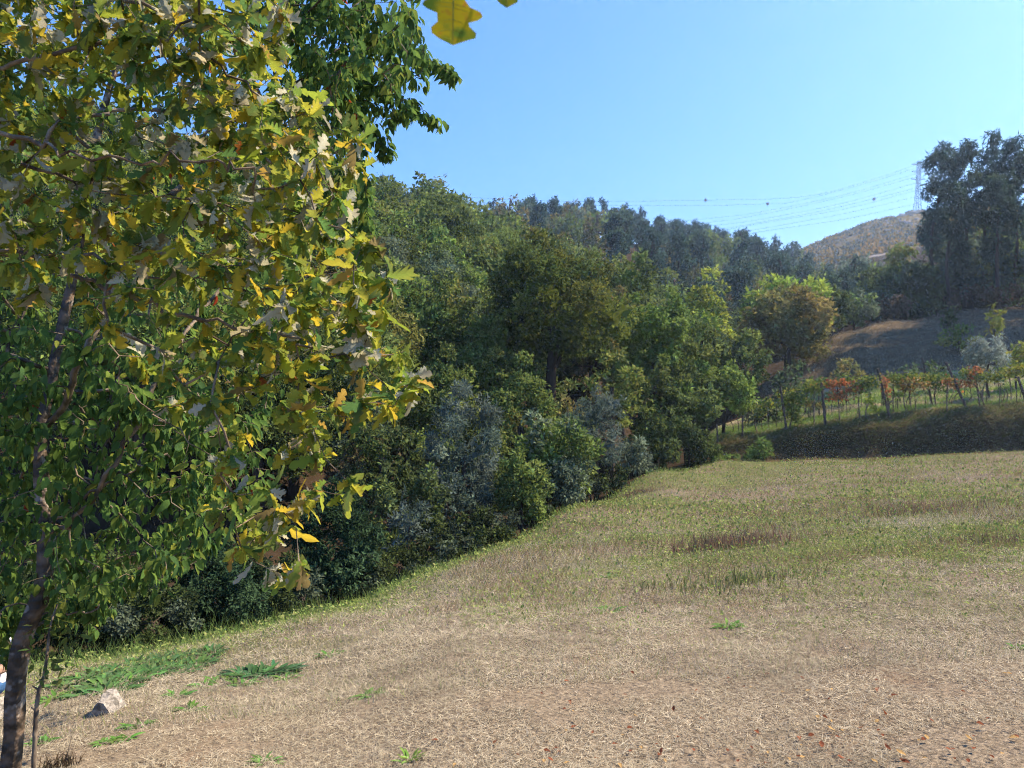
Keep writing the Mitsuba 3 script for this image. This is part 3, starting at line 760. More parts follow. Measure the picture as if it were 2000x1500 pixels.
# ------------------------------------------------------------------ the two near trees: an oak whose boughs hang in from the left, and a cherry
class Skeleton:
    def __init__(self, path, radii):
        self.p = [np.asarray(q, float) for q in path]
        self.par = [-1] + list(range(len(path) - 1))
        self.fixed = list(radii)
        self.tips = []

    def add_path(self, pts, radii=None, start=None):
        """A grown bough through the points, joined to the nearest node (or node start)."""
        pts = np.asarray(pts, float)
        if start is None:
            start = int(np.argmin(np.linalg.norm(np.array(self.p) - pts[0], axis=1)))
        prev, ids = start, []
        for k, q in enumerate(pts):
            self.p.append(q)
            self.par.append(prev)
            self.fixed.append(0 if radii is None else radii[k])
            prev = len(self.p) - 1
            ids.append(prev)
        return ids

    def grow(self, tips, r, root, step=0.09, wob=0.18, sag=0.0, penalty=0.35):
        """Joins each tip to the nearest node, nodes nearer the root first, by a bent path of short steps."""
        dist = np.linalg.norm(tips - root, axis=1)
        for t in tips[np.argsort(dist)]:
            P = np.array(self.p)
            dd = np.linalg.norm(P - t, axis=1) + penalty * np.maximum(0, np.linalg.norm(P - root, axis=1) - np.linalg.norm(t - root))
            a = int(np.argmin(dd))
            A = P[a]
            L = np.linalg.norm(t - A)
            n = max(2, int(L / step))
            mid = (A + t) / 2 + r.normal(size=3) * wob * L + UP * sag * L
            f = np.linspace(0, 1, n + 1)[1:, None]
            q = A * (1 - f) ** 2 + 2 * mid * f * (1 - f) + t * f**2
            ids = self.add_path(q, None, a)
            self.tips.append(ids)

    def radii(self, tip=0.0016, power=2.3):
        n = len(self.p)
        acc = np.zeros(n)
        kids = [[] for _ in range(n)]
        for k in range(n - 1, -1, -1):
            v = acc[k] if acc[k] > 0 else tip**power
            acc[k] = v
            if self.par[k] >= 0:
                acc[self.par[k]] += v
                kids[self.par[k]].append(k)
        rad = acc ** (1 / power)
        rad = np.where(np.array(self.fixed) > 0, self.fixed, rad)
        return rad, kids

    def tubes(self, rad, kids, sides_of=lambda r: 5 if r > 0.006 else 3):
        """[(largest radius, mesh)] one tube per unbranched run, the thickest child going on with it."""
        out, heads = [], [(0, None)]
        while heads:
            k, before = heads.pop()
            run = ([before] if before is not None else []) + [k]
            while kids[k]:
                best = max(kids[k], key=lambda c: rad[c])
                heads += [(c, k) for c in kids[k] if c != best]
                k = best
                run.append(k)
            rr = rad[run].copy()
            if before is not None and len(run) > 1:
                rr[0] = min(rr[0], rr[1] * 1.15)
            if len(run) > 1:
                out.append((rr.max(), tube(np.array(self.p)[run], rr, sides_of(rr.max()))))
        return out


def inside(poly, p):
    poly = np.asarray(poly, float)
    x, y = p[:, 0], p[:, 1]
    res = np.zeros(len(p), bool)
    j = len(poly) - 1
    for i in range(len(poly)):
        xi, yi, xj, yj = *poly[i], *poly[j]
        hit = ((yi > y) != (yj > y)) & (x < (xj - xi) * (y - yi) / (yj - yi + 1e-12) + xi)
        res ^= hit
        j = i
    return res


def in_poly(poly, n, r, dmin, dmax, min_px=0):
    poly = np.asarray(poly, float)
    lo, hi = poly.min(0), poly.max(0)
    q = lo + (hi - lo) * r.random((n * 6, 2))
    q = q[inside(poly, q)][:n]
    d = dmin + (dmax - dmin) * r.random(len(q))
    return np.array([at(u, v, z) for (u, v), z in zip(q, d)])


def pick_visible(pos, size, n, cell=14):
    """Indices of the n leaves that show largest: nearest in their picture cell, inside the frame."""
    u = 1000 + pos[:, 0] / pos[:, 1] * F
    v = 750 - (pos[:, 2] - 1.6) / pos[:, 1] * F
    ok = (u > 5) & (u < 1995) & (v > 5) & (v < 1495) & (pos[:, 1] > 0.3)
    taken, out = set(), []
    for k in np.argsort(pos[:, 1] - 0.15 * size / size.mean()):
        if not ok[k]:
            continue
        c = (int(u[k] // cell), int(v[k] // cell))
        if c in taken:
            continue
        taken.add(c)
        out.append(k)
    out = np.array(out)
    return out[np.argsort(-(size[out] / pos[out, 1]))][:n]


def add_leaves(key, V, Fc, K, per_v, per_f, chosen, bsdf, name='leaf', mass='foliage', tmpl=None):
    """The chosen leaves as parts of their own, all others as one part."""
    nl = len(V) // per_v
    V, K = V.reshape(nl, per_v, 3), K.reshape(nl, per_v, 3)
    f0 = Fc[:per_f]
    for k in chosen:
        part(name, key, mikit.ply((V[k], f0), bsdf, smooth=True, color=K[k]))
    rest = np.setdiff1d(np.arange(nl), chosen)
    f = f0[None] + (np.arange(len(rest)) * per_v)[:, None, None]
    part(mass, key, mikit.ply((V[rest].reshape(-1, 3), f.reshape(-1, 3)), bsdf, smooth=True, color=K[rest].reshape(-1, 3)), 'stuff')


OAK_POLY = [(-150, -150), (560, -150), (560, 90), (575, 170), (640, 225), (705, 265), (722, 325), (690, 400), (655, 440), (700, 462), (742, 480), (720, 525), (775, 552), (765, 600), (735, 640), (798, 690), (830, 745), (800, 795),
            (720, 800), (640, 830), (600, 860), (640, 900), (692, 958), (600, 985), (555, 1020), (578, 1110), (540, 1125), (470, 1085), (430, 1000), (400, 900), (330, 800), (250, 690), (110, 610), (-150, 580)]
OAK_CORE = [(-150, -150), (560, -150), (560, 90), (640, 260), (700, 320), (640, 430), (700, 500), (740, 600), (760, 700), (700, 760), (560, 760), (420, 720), (300, 620), (150, 540), (-150, 520)]


for _p in (OAK_POLY, OAK_CORE):                        # leaves reach past the tips they grow on
    _p[:] = [(u - 22 if u > 600 else u, v) for u, v in _p]


def build_oak():
    r = np.random.default_rng(77)
    key = thing('oak_tree', 'near oak with big lobed yellowing leaves hanging in from the left', 'tree')
    g = H([-3.4], [1.6])[0]
    base = np.array([-3.4, 1.6, g - 0.3])
    trunk = smooth_path([base, base + [0.05, 0, 1.4], base + [0.15, 0.1, 2.8], base + [0.3, 0.2, 4.4], base + [0.4, .3, 6]], 14)
    tr = np.linspace(0.17, 0.05, 14)
    sk = Skeleton(trunk, tr)
    boughs = [
        [trunk[8], at(-150, 150, 2.5), at(0, 128, 2.35), at(160, 96, 2.3), at(330, 62, 2.35), at(480, 20, 2.5)],
        [trunk[9], at(-120, -160, 2.6), at(180, -60, 2.5), at(420, 120, 2.45), at(560, 230, 2.5), at(660, 270, 2.6)],
        [trunk[7], at(-160, 300, 2.7), at(60, 330, 2.6), at(250, 360, 2.55), at(430, 400, 2.5), at(600, 420, 2.6)],
        [trunk[6], at(-120, 470, 2.9), at(90, 500, 2.8), at(300, 540, 2.7), at(500, 560, 2.65), at(690, 520, 2.7)],
        [trunk[6], at(20, 490, 2.9), at(170, 560, 2.9), at(215, 640, 2.9), at(238, 745, 2.9), at(290, 800, 2.9), at(400, 880, 2.9), at(520, 1000, 2.85)],
        [trunk[6], at(-100, 480, 2.8), at(160, 545, 2.6), at(360, 620, 2.55), at(560, 660, 2.5), at(720, 720, 2.5)],
        [trunk[7], at(-100, 250, 2.3), at(150, 300, 2.15), at(380, 320, 2.1), at(520, 330, 2.15)],
    ]
    for b in boughs:
        p = smooth_path(b, 40)[1:]
        sk.add_path(p + 0.012 * r.normal(size=p.shape))
    tips = np.vstack([in_poly(OAK_POLY, 300, r, 2.2, 3.1), in_poly(OAK_CORE, 250, r, 2.2, 3.0)])
    edge = np.array([at(u + r.normal() * 8, v + r.normal() * 8, 2.3 + .6 * r.random()) for u, v in OAK_POLY[2:29] for _ in range(2)])
    tips = np.vstack([tips, edge])
    sk.grow(tips, r, trunk[8], sag=0.06)
    rad, kids = sk.tubes, None
    rad, kids = sk.radii(0.0017)
    tubes = sk.tubes(rad, kids)
    tubes.sort(key=lambda t: -t[0])
    part('trunk', key, mesh_ply(tubes[0][1], 'bark_bsdf', smooth=True))
    for _, m in tubes[1:26]:
        part('branch', key, mesh_ply(m, 'bark_bsdf', smooth=True))
    part('twigs', key, mesh_ply(join([m for _, m in tubes[26:]]), 'bark_bsdf', smooth=True), 'stuff')
    pos, ax, nm, L, c, tipc = [], [], [], [], [], []
    P = np.array(sk.p)
    pal = np.array([(.29, .38, .05), (.42, .43, .055), (.56, .45, .045), (.18, .28, .055), (.10, .20, .06), (.32, .39, .065), (.42, .29, .07), (.22, .18, .08)])
    wts = np.array([.17, .13, .09, .23, .25, .08, .025, .025])
    for ids in sk.tips:
        d = nrm((P[ids[-1]] - P[ids[max(0, len(ids) - 3)]] + 1e-4)[None])[0]
        m = r.integers(7, 13)
        mood = r.random()
        for k in range(m + 2):
            q = P[ids[-1]] if k < m else P[ids[r.integers(0, len(ids))]]
            pos.append(q - d * 0.03 * r.random())
            ax.append(d * 0.55 + rand_dirs(1, r)[0] * 0.85 - UP * 0.35)
            nm.append(UP * 0.45 + SUNV * 0.75 + rand_dirs(1, r)[0] * 0.8 + np.array([0, -.25, 0]))
            L.append(0.040 + 0.034 * r.random() ** 1.3)
            if mood < 0.16 and r.random() < 0.55 or r.random() < 0.07:
                cc = np.array([.50, .53, .43]) * (0.65 + 0.45 * r.random())      # mildewed, nearly white upper side
                if r.random() < .3:
                    cc = cc * [1, .93, .78]
            elif r.random() < 0.006:
                cc = np.array([.26, .07, .025])
            else:
                cc = pal[r.choice(8, p=wts / wts.sum())] * (0.85 + .3 * r.random())
            c.append(cc)
            tipc.append(np.array([.30, .20, .04]) if r.random() < 0.5 else cc * 0.8 if r.random() < .6 else np.array([.22, .11, .04]))
    # the leaf close to the lens at the top, and its neighbour
    pos, ax, nm, L, c, tipc = (np.array(x) for x in (pos, ax, nm, L, c, tipc))
    n = len(pos)
    V, Fc, K = leaves(OAK, pos, ax, nm, L, L * (0.62 + .22 * r.random(n)), c, fold=0.65 * r.normal(size=n) + .2, bend=0.3 + 0.6 * r.normal(size=n), wave=0.09 + 0.09 * r.random(n), gradient=0.4, tip=tipc)
    centre = V.reshape(n, -1, 3).mean(1)
    add_leaves(key, V, Fc, K, len(OAK[0]), len(OAK[1]), pick_visible(centre, L, 296), 'oak_leaf_bsdf')
    # acorns
    ball = trimesh.creation.icosphere(2, 1.0)
    for k in range(9):
        q = P[sk.tips[r.integers(len(sk.tips))][-1]] if k else at(447, 1040, 2.7)
        v = ball.vertices * [0.0085, 0.0085, 0.013] + q - UP * 0.02
        part('acorn', key, mikit.ply((v, ball.faces), 'plain_bsdf', smooth=True, color=np.tile([.20, .22, .06], (len(v), 1))))
    # twig reaching over the camera with two leaves close to the lens
    tw = smooth_path([P[len(trunk) + 60], at(400, -420, 1.6), at(760, -330, 1.1), at(880, -150, 0.95), at(886, -62, 0.92)], 18)
    tw2 = smooth_path([tw[12], at(960, -160, 0.95), at(985, -95, 0.93)], 8)
    part('twig', key, mesh_ply(join([tube(tw, np.linspace(.004, .0011, 18), 5), tube(tw2, np.linspace(.0016, .001, 8), 4)]), 'bark_bsdf', smooth=True))
    lp = np.array([at(886, -62, 0.92), at(985, -95, 0.93)])
    la = np.array([at(885, 86, 0.92) - at(886, -62, 0.92), at(992, 15, 0.95) - at(985, -95, 0.93)])
    tt = np.array([0, .12, .3, .40, .47, .52, .58, .63, .67, .72, .80, .87, .93, .97, 1.0])
    ww = np.array([.02, .10, .30, .20, .30, .49, .54, .46, .28, .27, .38, .37, .24, .10, 0])
    m = len(tt)
    side = np.where(tt > .45, tt - .06 * (tt < .7), tt)
    BIG = (np.vstack([np.stack([tt, tt * 0, tt * 0], 1), np.stack([side, -ww * .95, tt * 0], 1), np.stack([tt + .03 * (tt < .9) * (tt > .4), ww * np.where(tt < .68, .9, 1.0), tt * 0], 1)]), np.array([q for k in range(m - 1) for q in ([k, m + k, m + k + 1], [k, m + k + 1, k + 1], [k, k + 1, 2 * m + k + 1], [k, 2 * m + k + 1, 2 * m + k])]))
    V, Fc, K = leaves(BIG, lp, la, np.array([[0.15, -1, 0.05], [0.5, -1, .2]]), np.linalg.norm(la, axis=1), np.array([0.074, .04]), np.array([[.30, .33, .03], [.33, .28, .03]]), fold=0.08, bend=0.04, wave=0.02, gradient=0.8, tip=np.array([[.42, .32, .02], [.35, .2, .03]]))
    for k in range(2):
        s = slice(k * len(BIG[0]), (k + 1) * len(BIG[0]))
        lk = part('leaf', key, mikit.ply((V[s], BIG[1]), 'lens_leaf_bsdf', smooth=True), None, 'yellow green oak leaf hanging close to the lens at the top' if k == 0 else 'tip of an oak leaf at the very top edge')
        rib = V[s][:m] - np.array([0, .0012, 0])
        veins = [tube(rib, np.linspace(.0011, .0004, m), 4)]
        for i in (2, 4, 5, 8, 10):
            for o in (1, 2):
                e = V[s][o * m + i + 1] - np.array([0, .0012, 0])
                veins.append(tube(np.array([rib[i], rib[i] * .4 + e * .6]), [.0005, .0002], 3))
        part('veins', lk, mesh_ply(join(veins), 'leaf_bsdf', color=np.tile([.34, .34, .08], (sum(len(a[0]) for a in veins), 1))), 'stuff')


CHERRY_POLY = [(-150, -150), (820, -150), (835, 0), (820, 70), (790, 110), (800, 170), (760, 215), (735, 260), (700, 330), (700, 420), (640, 470), (600, 600), (560, 780), (520, 960), (430, 1060), (340, 1150), (250, 1165), (190, 1240), (100, 1260), (60, 1170), (-150, 1150)]


def build_cherry():
    r = np.random.default_rng(78)
    key = thing('cherry_tree', 'glossy green cherry tree behind the oak boughs, dark trunk at the lower left', 'tree')
    root = at(14, 1560, 4.1)
    trunk = smooth_path([root - UP * .5, root, at(26, 1430, 4.1), at(30, 1330, 4.1), at(46, 1240, 4.12), at(82, 1150, 4.15), at(90, 1040, 4.2), at(80, 940, 4.25), at(78, 850, 4.3), at(95, 760, 4.4), at(120, 640, 4.5), at(150, 500, 4.6), at(170, 350, 4.7), at(220, 150, 4.8), at(300, -100, 5.0), at(380, -300, 5.2)], 46)
    tr = np.interp(np.linspace(0, 1, 46), [0, .1, .2, .34, .42, .55, .75, 1], [.056, .054, .052, .050, .046, .036, .027, .014])
    tr = tr * (1 + 0.05 * np.sin(np.arange(46) * 1.9))
    sk = Skeleton(trunk, tr)
    boughs = [
        [at(80, 850, 4.3), at(120, 800, 4.2), at(150, 720, 4.1), at(172, 680, 4.05), at(220, 560, 4.2), at(300, 420, 4.5), at(420, 300, 5.0), at(560, 180, 5.3), at(680, 90, 5.5), at(800, 110, 5.6)],
        [at(82, 1050, 4.2), at(160, 1000, 4.0), at(250, 860, 4.0), at(330, 700, 4.2), at(430, 560, 4.7), at(560, 430, 5.2), at(680, 370, 5.5)],
        [at(150, 500, 4.6), at(280, 380, 4.9), at(430, 250, 5.2), at(600, 190, 5.5), at(720, 200, 5.6), at(800, 225, 5.6)],
        [at(220, 150, 4.8), at(380, 80, 5.1), at(560, 10, 5.4), at(720, 40, 5.6), at(830, 120, 5.7), at(880, 140, 5.7)],
        [at(88, 1040, 4.2), at(180, 960, 4.0), at(300, 900, 4.1), at(420, 850, 4.5), at(520, 800, 4.8)],
        [at(80, 940, 4.25), at(40, 860, 4.4), at(-40, 800, 4.5), at(-120, 700, 4.6)],
        [at(60, 1200, 4.12), at(180, 1190, 4.3), at(250, 1130, 4.5), at(330, 1090, 4.6), at(420, 1060, 4.8)],
        [at(170, 350, 4.7), at(60, 200, 4.5), at(-60, 60, 4.4)],
        [at(52, 1230, 4.12), at(90, 1215, 4.2), at(130, 1180, 4.4), at(190, 1190, 4.5)],
        [at(660, 90, 5.5), at(740, 70, 5.6), at(820, 105, 5.6), at(890, 150, 5.6)],
        [at(640, 130, 5.5), at(720, 160, 5.5), at(800, 200, 5.5), at(855, 238, 5.5)],
        [at(620, 200, 5.5), at(690, 230, 5.5), at(735, 265, 5.5), at(758, 298, 5.5)],
        [at(600, 300, 5.4), at(660, 340, 5.4), at(700, 390, 5.4), at(715, 450, 5.4)],
    ]
    for b in boughs:
        p = smooth_path(b, 44)
        ids = sk.add_path(p + 0.01 * r.normal(size=p.shape))
        for k in range(14, 44, 3):
            sk.tips.append(ids[k - 3:k + 1])
        sk.tips += [ids[-4:]] * 3
    tips = np.vstack([in_poly(CHERRY_POLY, 760, r, 4.0, 6.6), in_poly([(480, -100), (830, -100), (830, 90), (760, 200), (660, 320), (560, 300)], 250, r, 4.9, 6.3), in_poly([(590, 280), (715, 290), (732, 470), (640, 482), (580, 430)], 70, r, 5.0, 6.2), in_poly([(-20, 1175), (40, 1175), (36, 1285), (-20, 1290)], 26, r, 4.2, 4.6), in_poly([(640, 40), (800, 70), (870, 140), (800, 175), (820, 225), (740, 250), (660, 200)], 70, r, 5.3, 5.9),
                      in_poly([(-100, 560), (330, 700), (520, 820), (440, 1040), (200, 1200), (-100, 1150)], 380, r, 3.8, 5.6), in_poly([(520, -80), (700, -80), (720, 120), (680, 260), (600, 250)], 90, r, 4.6, 5.6)])
    sk.grow(tips, r, at(120, 700, 4.4), step=0.14, sag=0.08)
    rad, kids = sk.radii(0.0022)
    tubes = sk.tubes(rad, kids)
    tubes.sort(key=lambda t: -t[0])
    tm = tubes[0][1]
    part('trunk', key, mesh_ply(tm, 'cherry_bark_bsdf', smooth=True))
    for _, m in tubes[1:22]:
        part('branch', key, mesh_ply(m, 'bark_bsdf', smooth=True))
    part('twigs', key, mesh_ply(join([m for _, m in tubes[22:]]), 'bark_bsdf', smooth=True), 'stuff')
    P = np.array(sk.p)
    pos, ax, nm = [], [], []
    for ids in sk.tips:
        for k in range(r.integers(9, 15)):
            a = ids[max(0, len(ids) - 1 - int(abs(r.normal()) * 2.2))]
            d = rand_dirs(1, r)[0]
            pos.append(P[a] + 0.03 * d)
            ax.append(d * 0.7 - UP * 0.85)
            nm.append(rand_dirs(1, r)[0] * 0.8 + UP * 0.2 + SUNV * 0.5 + d * 0.3)
    pos, ax, nm = np.array(pos), np.array(ax), np.array(nm)
    n = len(pos)
    L = 0.048 + 0.036 * r.random(n)
    pal = np.array([(.09, .17, .045), (.12, .205, .045), (.07, .14, .05), (.16, .23, .05), (.22, .26, .05)])
    c = pal[r.choice(5, n, p=[.3, .27, .23, .13, .07])] * (1 + .15 * r.normal(size=(n, 1)))
    red = r.random(n) < 0.0015
    c[red] = [.30, .05, .02]
    V, Fc, K = leaves(OVATE, pos, ax, nm, L, L * (0.46 + .08 * r.random(n)), c, fold=0.35 + .2 * r.normal(size=n), bend=0.3 + .25 * r.normal(size=n))
    add_leaves(key, V, Fc, K, len(OVATE[0]), len(OVATE[1]), pick_visible(V.reshape(n, -1, 3).mean(1), L, 298), 'gloss_leaf_bsdf')


def cherry_bark(p, n, uv):
    ring = mikit.fbm(p.x * 14, p.y * 14, p.z * 17, octaves=4)
    lichen = mikit.fbm(p.x * 16, p.y * 16, p.z * 13, octaves=3)
    c = mikit.mix((0.026, 0.02, 0.014), (0.13, 0.092, 0.062), mikit.smoothstep(0.35, 0.7, ring))
    c = mikit.mix(c, mi.Color3f(0.30, 0.28, 0.25), mikit.smoothstep(0.62, 0.72, lichen) * 0.6)
    return c


def cherry_bump(p, n, uv):
    return 0.6 * mikit.fbm(p.x * 12, p.y * 12, p.z * 30, octaves=3) + 0.6 * mikit.fbm(p.x * 40, p.y * 40, p.z * 40, octaves=2)


scene['cherry_bark_bsdf'] = {'type': 'twosided', 'bsdf': {'type': 'bumpmap', 'arbitrary': mikit.proc(cherry_bump, 2e-3), 'scale': 0.02,
                             'bsdf': {'type': 'principled', 'base_color': mikit.proc(cherry_bark), 'roughness': 0.6}}}
scene['gloss_leaf_bsdf'] = {'type': 'principledthin', 'base_color': VC, 'roughness': 0.24, 'diff_trans': 0.9, 'spec_trans': 0.0, 'eta': 1.6}
build_oak()
build_cherry()

# a thin leafless sapling stem beside the cherry trunk
def build_sapling():
    r = np.random.default_rng(5)
    key = thing('sapling', 'thin dark crooked sapling stem right of the cherry trunk', 'tree')
    p = smooth_path([at(60, 1580, 3.9), at(66, 1490, 3.9), at(70, 1400, 3.92), at(76, 1350, 3.94), at(84, 1330, 3.95), at(92, 1280, 3.97), at(98, 1225, 4.0), at(112, 1180, 4.05)], 40)
    rr = np.interp(np.linspace(0, 1, 40), [0, .4, 1], [.013, .011, .005]) * (1 + .12 * np.sin(np.arange(40) * 2.3))
    part('trunk', key, mesh_ply(tube(p, rr, 8), 'bark_bsdf', smooth=True))
    for k in (12, 17, 21, 27):
        part('twig_stub', key, mesh_ply(tube([p[k], p[k] + [.02 * r.normal(), -.015, .03]], [.006, .003], 5), 'bark_bsdf', smooth=True))
    n = 90
    a = p[r.integers(24, 40, n)]
    pos = a + rand_dirs(n, r) * .16 * r.random((n, 1)) + [.03, 0, 0]
    V, Fc, K = leaves(OVATE, pos, rand_dirs(n, r) - UP * .4, UP + rand_dirs(n, r), .04 + .03 * r.random(n), .022, vary((.11, .15, .04), n, .2, r), fold=.2, bend=.2)
    part('foliage', key, mikit.ply((V, Fc), 'leaf_bsdf', smooth=True, color=K), 'stuff')


build_sapling()

# ------------------------------------------------------------------ grass of the meadow
def green_amount(P):
    """How green the meadow is at a point: straw by the viewer, greener and weedier farther off and along the wood."""
    x, y = P[:, 0], P[:, 1]
    u = 1000 + x / y * F
    big = meshkit.fbm(np.stack([x * .22 + 3, y * .30, 0 * x], 1), 3, 1)
    mid = meshkit.fbm(np.stack([x * 1.1, y * 1.1, 0 * x + 4], 1), 3, 2)
    edge = np.clip(1 - (field_edge(u) - y) / (1.6 + 0.19 * y), 0, 1) ** .7
    edge = np.maximum(edge, np.clip((y - 38) / 4, 0, 1) * np.clip((1800 - u) / 60, 0, 1))
    far = np.clip((y - (5.5 + 3 * (u < 900))) / 6, 0, 1)
    return np.clip((big * .65 + mid * .5 - .34) * 3.0 * far + edge * 0.9 * np.clip((1900 - u) / 400, 0, 1), 0, 1)


TRI = (np.array([[0, -.5, 0], [0, .5, 0], [1, 0, 0.0]]), np.array([[0, 1, 2]]))
BLADE = (np.array([[0, -.5, 0], [0, .5, 0], [.55, -.4, 0], [.55, .4, 0], [1, 0, 0.0]]), np.array([[0, 1, 3], [0, 3, 2], [2, 3, 4]]))


def scatter(n, y0, y1, r, power=2.0, u0=-260, u1=2260):
    """n ground points over the meadow between two depths, denser near the camera."""
    t = r.random(n)
    y = (y0 ** (2 - power) + t * (y1 ** (2 - power) - y0 ** (2 - power))) ** (1 / (2 - power)) if power != 2 else y0 * (y1 / y0) ** t
    u = u0 + (u1 - u0) * r.random(n)
    ok = y < field_edge(u) + 0.25 * r.normal(size=n)
    u, y = u[ok], y[ok]
    s = (u - 1000) / F
    return np.stack([s * y, y, 0 * y], 1)


def set_z(P):
    P[:, 2] = height_sd(P[:, 0] / P[:, 1], P[:, 1])
    return P


STRAW = np.array([(.43, .385, .285), (.365, .325, .235), (.55, .50, .385), (.14, .115, .082), (.325, .29, .22)])
GREENS = np.array([(.19, .26, .07), (.25, .30, .09), (.15, .22, .065), (.27, .29, .11)])
DRY = np.array([(.22, .15, .095), (.28, .20, .12), (.17, .115, .08), (.32, .26, .15)])


def build_grass():
    r = np.random.default_rng(31)
    # mown, lying straw
    P = set_z(scatter(300000, 2.3, 18, r, 2.0))
    n = len(P)
    y = P[:, 1]
    g = green_amount(P)
    a = r.random(n) * 6.283
    ax = np.stack([np.cos(a), np.sin(a), 0.12 + .35 * r.random(n) ** 2 * 1.6], 1)
    L = (0.025 + 0.045 * r.random(n)) * np.clip(y / 4, 1, 2.2)
    W = (0.0022 + .0018 * r.random(n)) * np.clip(y / 4, .8, 2.6)
    bare = meshkit.fbm(P * [2.1, 2.1, 0] + [0, 0, 7], 4, 51)
    L = L * (1 - .5 * np.clip((bare - .55) * 8, 0, 1)) * np.where(r.random(n) < .75 * np.clip((bare - .54) * 9, 0, 1), .05, 1)
    c = STRAW[r.choice(5, n, p=[.27, .27, .12, .2, .14])]
    gg = GREENS[r.integers(0, 4, n)]
    isg = (r.random(n) < g * .6)[:, None]
    c = np.where(isg, gg, c) * (1 + .15 * r.normal(size=(n, 1)))
    patch = meshkit.fbm(P * [1.6, 1.6, 0], 3, 17)
    c = c * (1 - .25 * np.clip((patch - .52) * 5, 0, 1))[:, None]
    V, Fc, K = leaves(TRI, P + UP * (0.004 + .012 * r.random((n, 1))), ax, UP + .5 * rand_dirs(n, r), L, W, c, bend=.15)
    scene['dry_grass'] = mikit.ply((V, Fc), 'grass_bsdf', color=K)
    labels['dry_grass'] = {'kind': 'stuff', 'label': 'pale mown straw lying over the near part of the meadow', 'category': 'grass'}
    # standing short grass and weeds farther out
    P = set_z(scatter(230000, 5.0, 45, r, 1.75))
    n = len(P)
    y = P[:, 1]
    g = green_amount(P)
    clump = meshkit.fbm(P * [.55, .9, 0], 3, 23)
    tall = np.clip((clump - .47) * 7, 0, 1) * np.clip((y - 6) / 5, 0, 1)
    a = r.random(n) * 6.283
    lean = .35 + .5 * r.random(n)
    ax = np.stack([np.cos(a) * lean, np.sin(a) * lean, np.ones(n)], 1)
    u = 1000 + P[:, 0] / y * F
    edge = np.clip(1 - (field_edge(u) - y) / (0.7 + 0.08 * y), 0, 1) * (u < 1450)
    L = (0.045 + .05 * r.random(n)) * np.clip(y / 9, .8, 1.7) + tall * .16 * r.random(n) + edge * .36 * r.random(n) ** 1.5
    W = (0.0035 + .004 * r.random(n)) * np.clip(y / 8, .8, 3.2)
    isg = r.random(n) < (g * .9 + .2)
    brown = (r.random(n) < tall * .55) & ~(r.random(n) < edge)
    c = np.where(isg[:, None], GREENS[r.integers(0, 4, n)], STRAW[r.choice(5, n, p=[.33, .3, .15, .12, .1])])
    c = np.where(brown[:, None], DRY[r.integers(0, 4, n)], c) * (1 + .15 * r.normal(size=(n, 1)))
    fresh = (r.random(n) < edge * 1.1)[:, None]
    c = np.where(fresh, np.array([.17, .27, .075]) * (.7 + .5 * r.random((n, 1))), c)
    V, Fc, K = leaves(TRI, P - UP * .01, ax, rand_dirs(n, r), L, W, c, bend=.2)
    # small broad weed leaves among it
    Q = set_z(scatter(60000, 6.5, 45, r, 1.6))
    gq = green_amount(Q)
    Q = Q[r.random(len(Q)) < gq * .9]
    m = len(Q)
    yq = Q[:, 1]
    Lq = (.035 + .03 * r.random(m)) * np.clip(yq / 10, .8, 2.4)
    cq = GREENS[r.integers(0, 4, m)] * (1 + .2 * r.normal(size=(m, 1)))
    V2, F2, K2 = leaves(KITE, Q + UP * (.02 + .13 * r.random((m, 1))), rand_dirs(m, r) + UP * .3, UP + .6 * rand_dirs(m, r), Lq, Lq * .5, cq)
    scene['meadow_weeds'] = mikit.ply((np.vstack([V, V2]), np.vstack([Fc, F2 + len(V)])), 'grass_bsdf', color=np.vstack([K, K2]))
    labels['meadow_weeds'] = {'kind': 'stuff', 'label': 'short standing grass and dry weeds over the far part of the meadow', 'category': 'grass'}
    # grass hanging over the bank and on its crest
    n = 60000
    u = 1385 + (2300 - 1385) * r.random(n)
    d = 44.6 + 2.5 * r.random(n) ** .8
    P = np.stack([(u - 1000) / F * d, d, 0 * d], 1)
    P = set_z(P)
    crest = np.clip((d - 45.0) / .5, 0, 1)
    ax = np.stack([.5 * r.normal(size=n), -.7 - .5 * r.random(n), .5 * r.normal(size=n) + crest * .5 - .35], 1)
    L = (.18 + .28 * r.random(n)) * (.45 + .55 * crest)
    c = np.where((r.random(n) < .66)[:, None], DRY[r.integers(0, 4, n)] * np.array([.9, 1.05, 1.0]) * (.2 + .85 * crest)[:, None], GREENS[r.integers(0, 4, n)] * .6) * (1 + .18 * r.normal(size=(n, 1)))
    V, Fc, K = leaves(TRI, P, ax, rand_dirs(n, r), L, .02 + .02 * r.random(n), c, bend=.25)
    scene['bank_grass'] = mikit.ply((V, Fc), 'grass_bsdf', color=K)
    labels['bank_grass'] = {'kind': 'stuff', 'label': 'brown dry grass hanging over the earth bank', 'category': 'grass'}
    # vineyard terrace grass
    n = 70000
    u = 1385 + (2250 - 1385) * r.random(n)
    d = 46.0 + 15 * r.random(n) ** 1.2
    P = set_z(np.stack([(u - 1000) / F * d, d, 0 * d], 1))
    a = r.random(n) * 6.283
    ax = np.stack([np.cos(a) * .5, np.sin(a) * .5, np.ones(n)], 1)
    strip = meshkit.fbm(P * [.15, .5, 0], 3, 41)
    c = np.where((r.random(n) < np.clip((strip - .28) * 4, .25, .95))[:, None], np.array([.18, .27, .07]) * (.7 + .6 * r.random((n, 1))), STRAW[r.integers(0, 5, n)] * .9) * (1 + .15 * r.normal(size=(n, 1)))
    V, Fc, K = leaves(TRI, P, ax, rand_dirs(n, r), .12 + .2 * r.random(n), .02 + .015 * r.random(n), c, bend=.2)
    scene['vineyard_grass'] = mikit.ply((V, Fc), 'grass_bsdf', color=K)
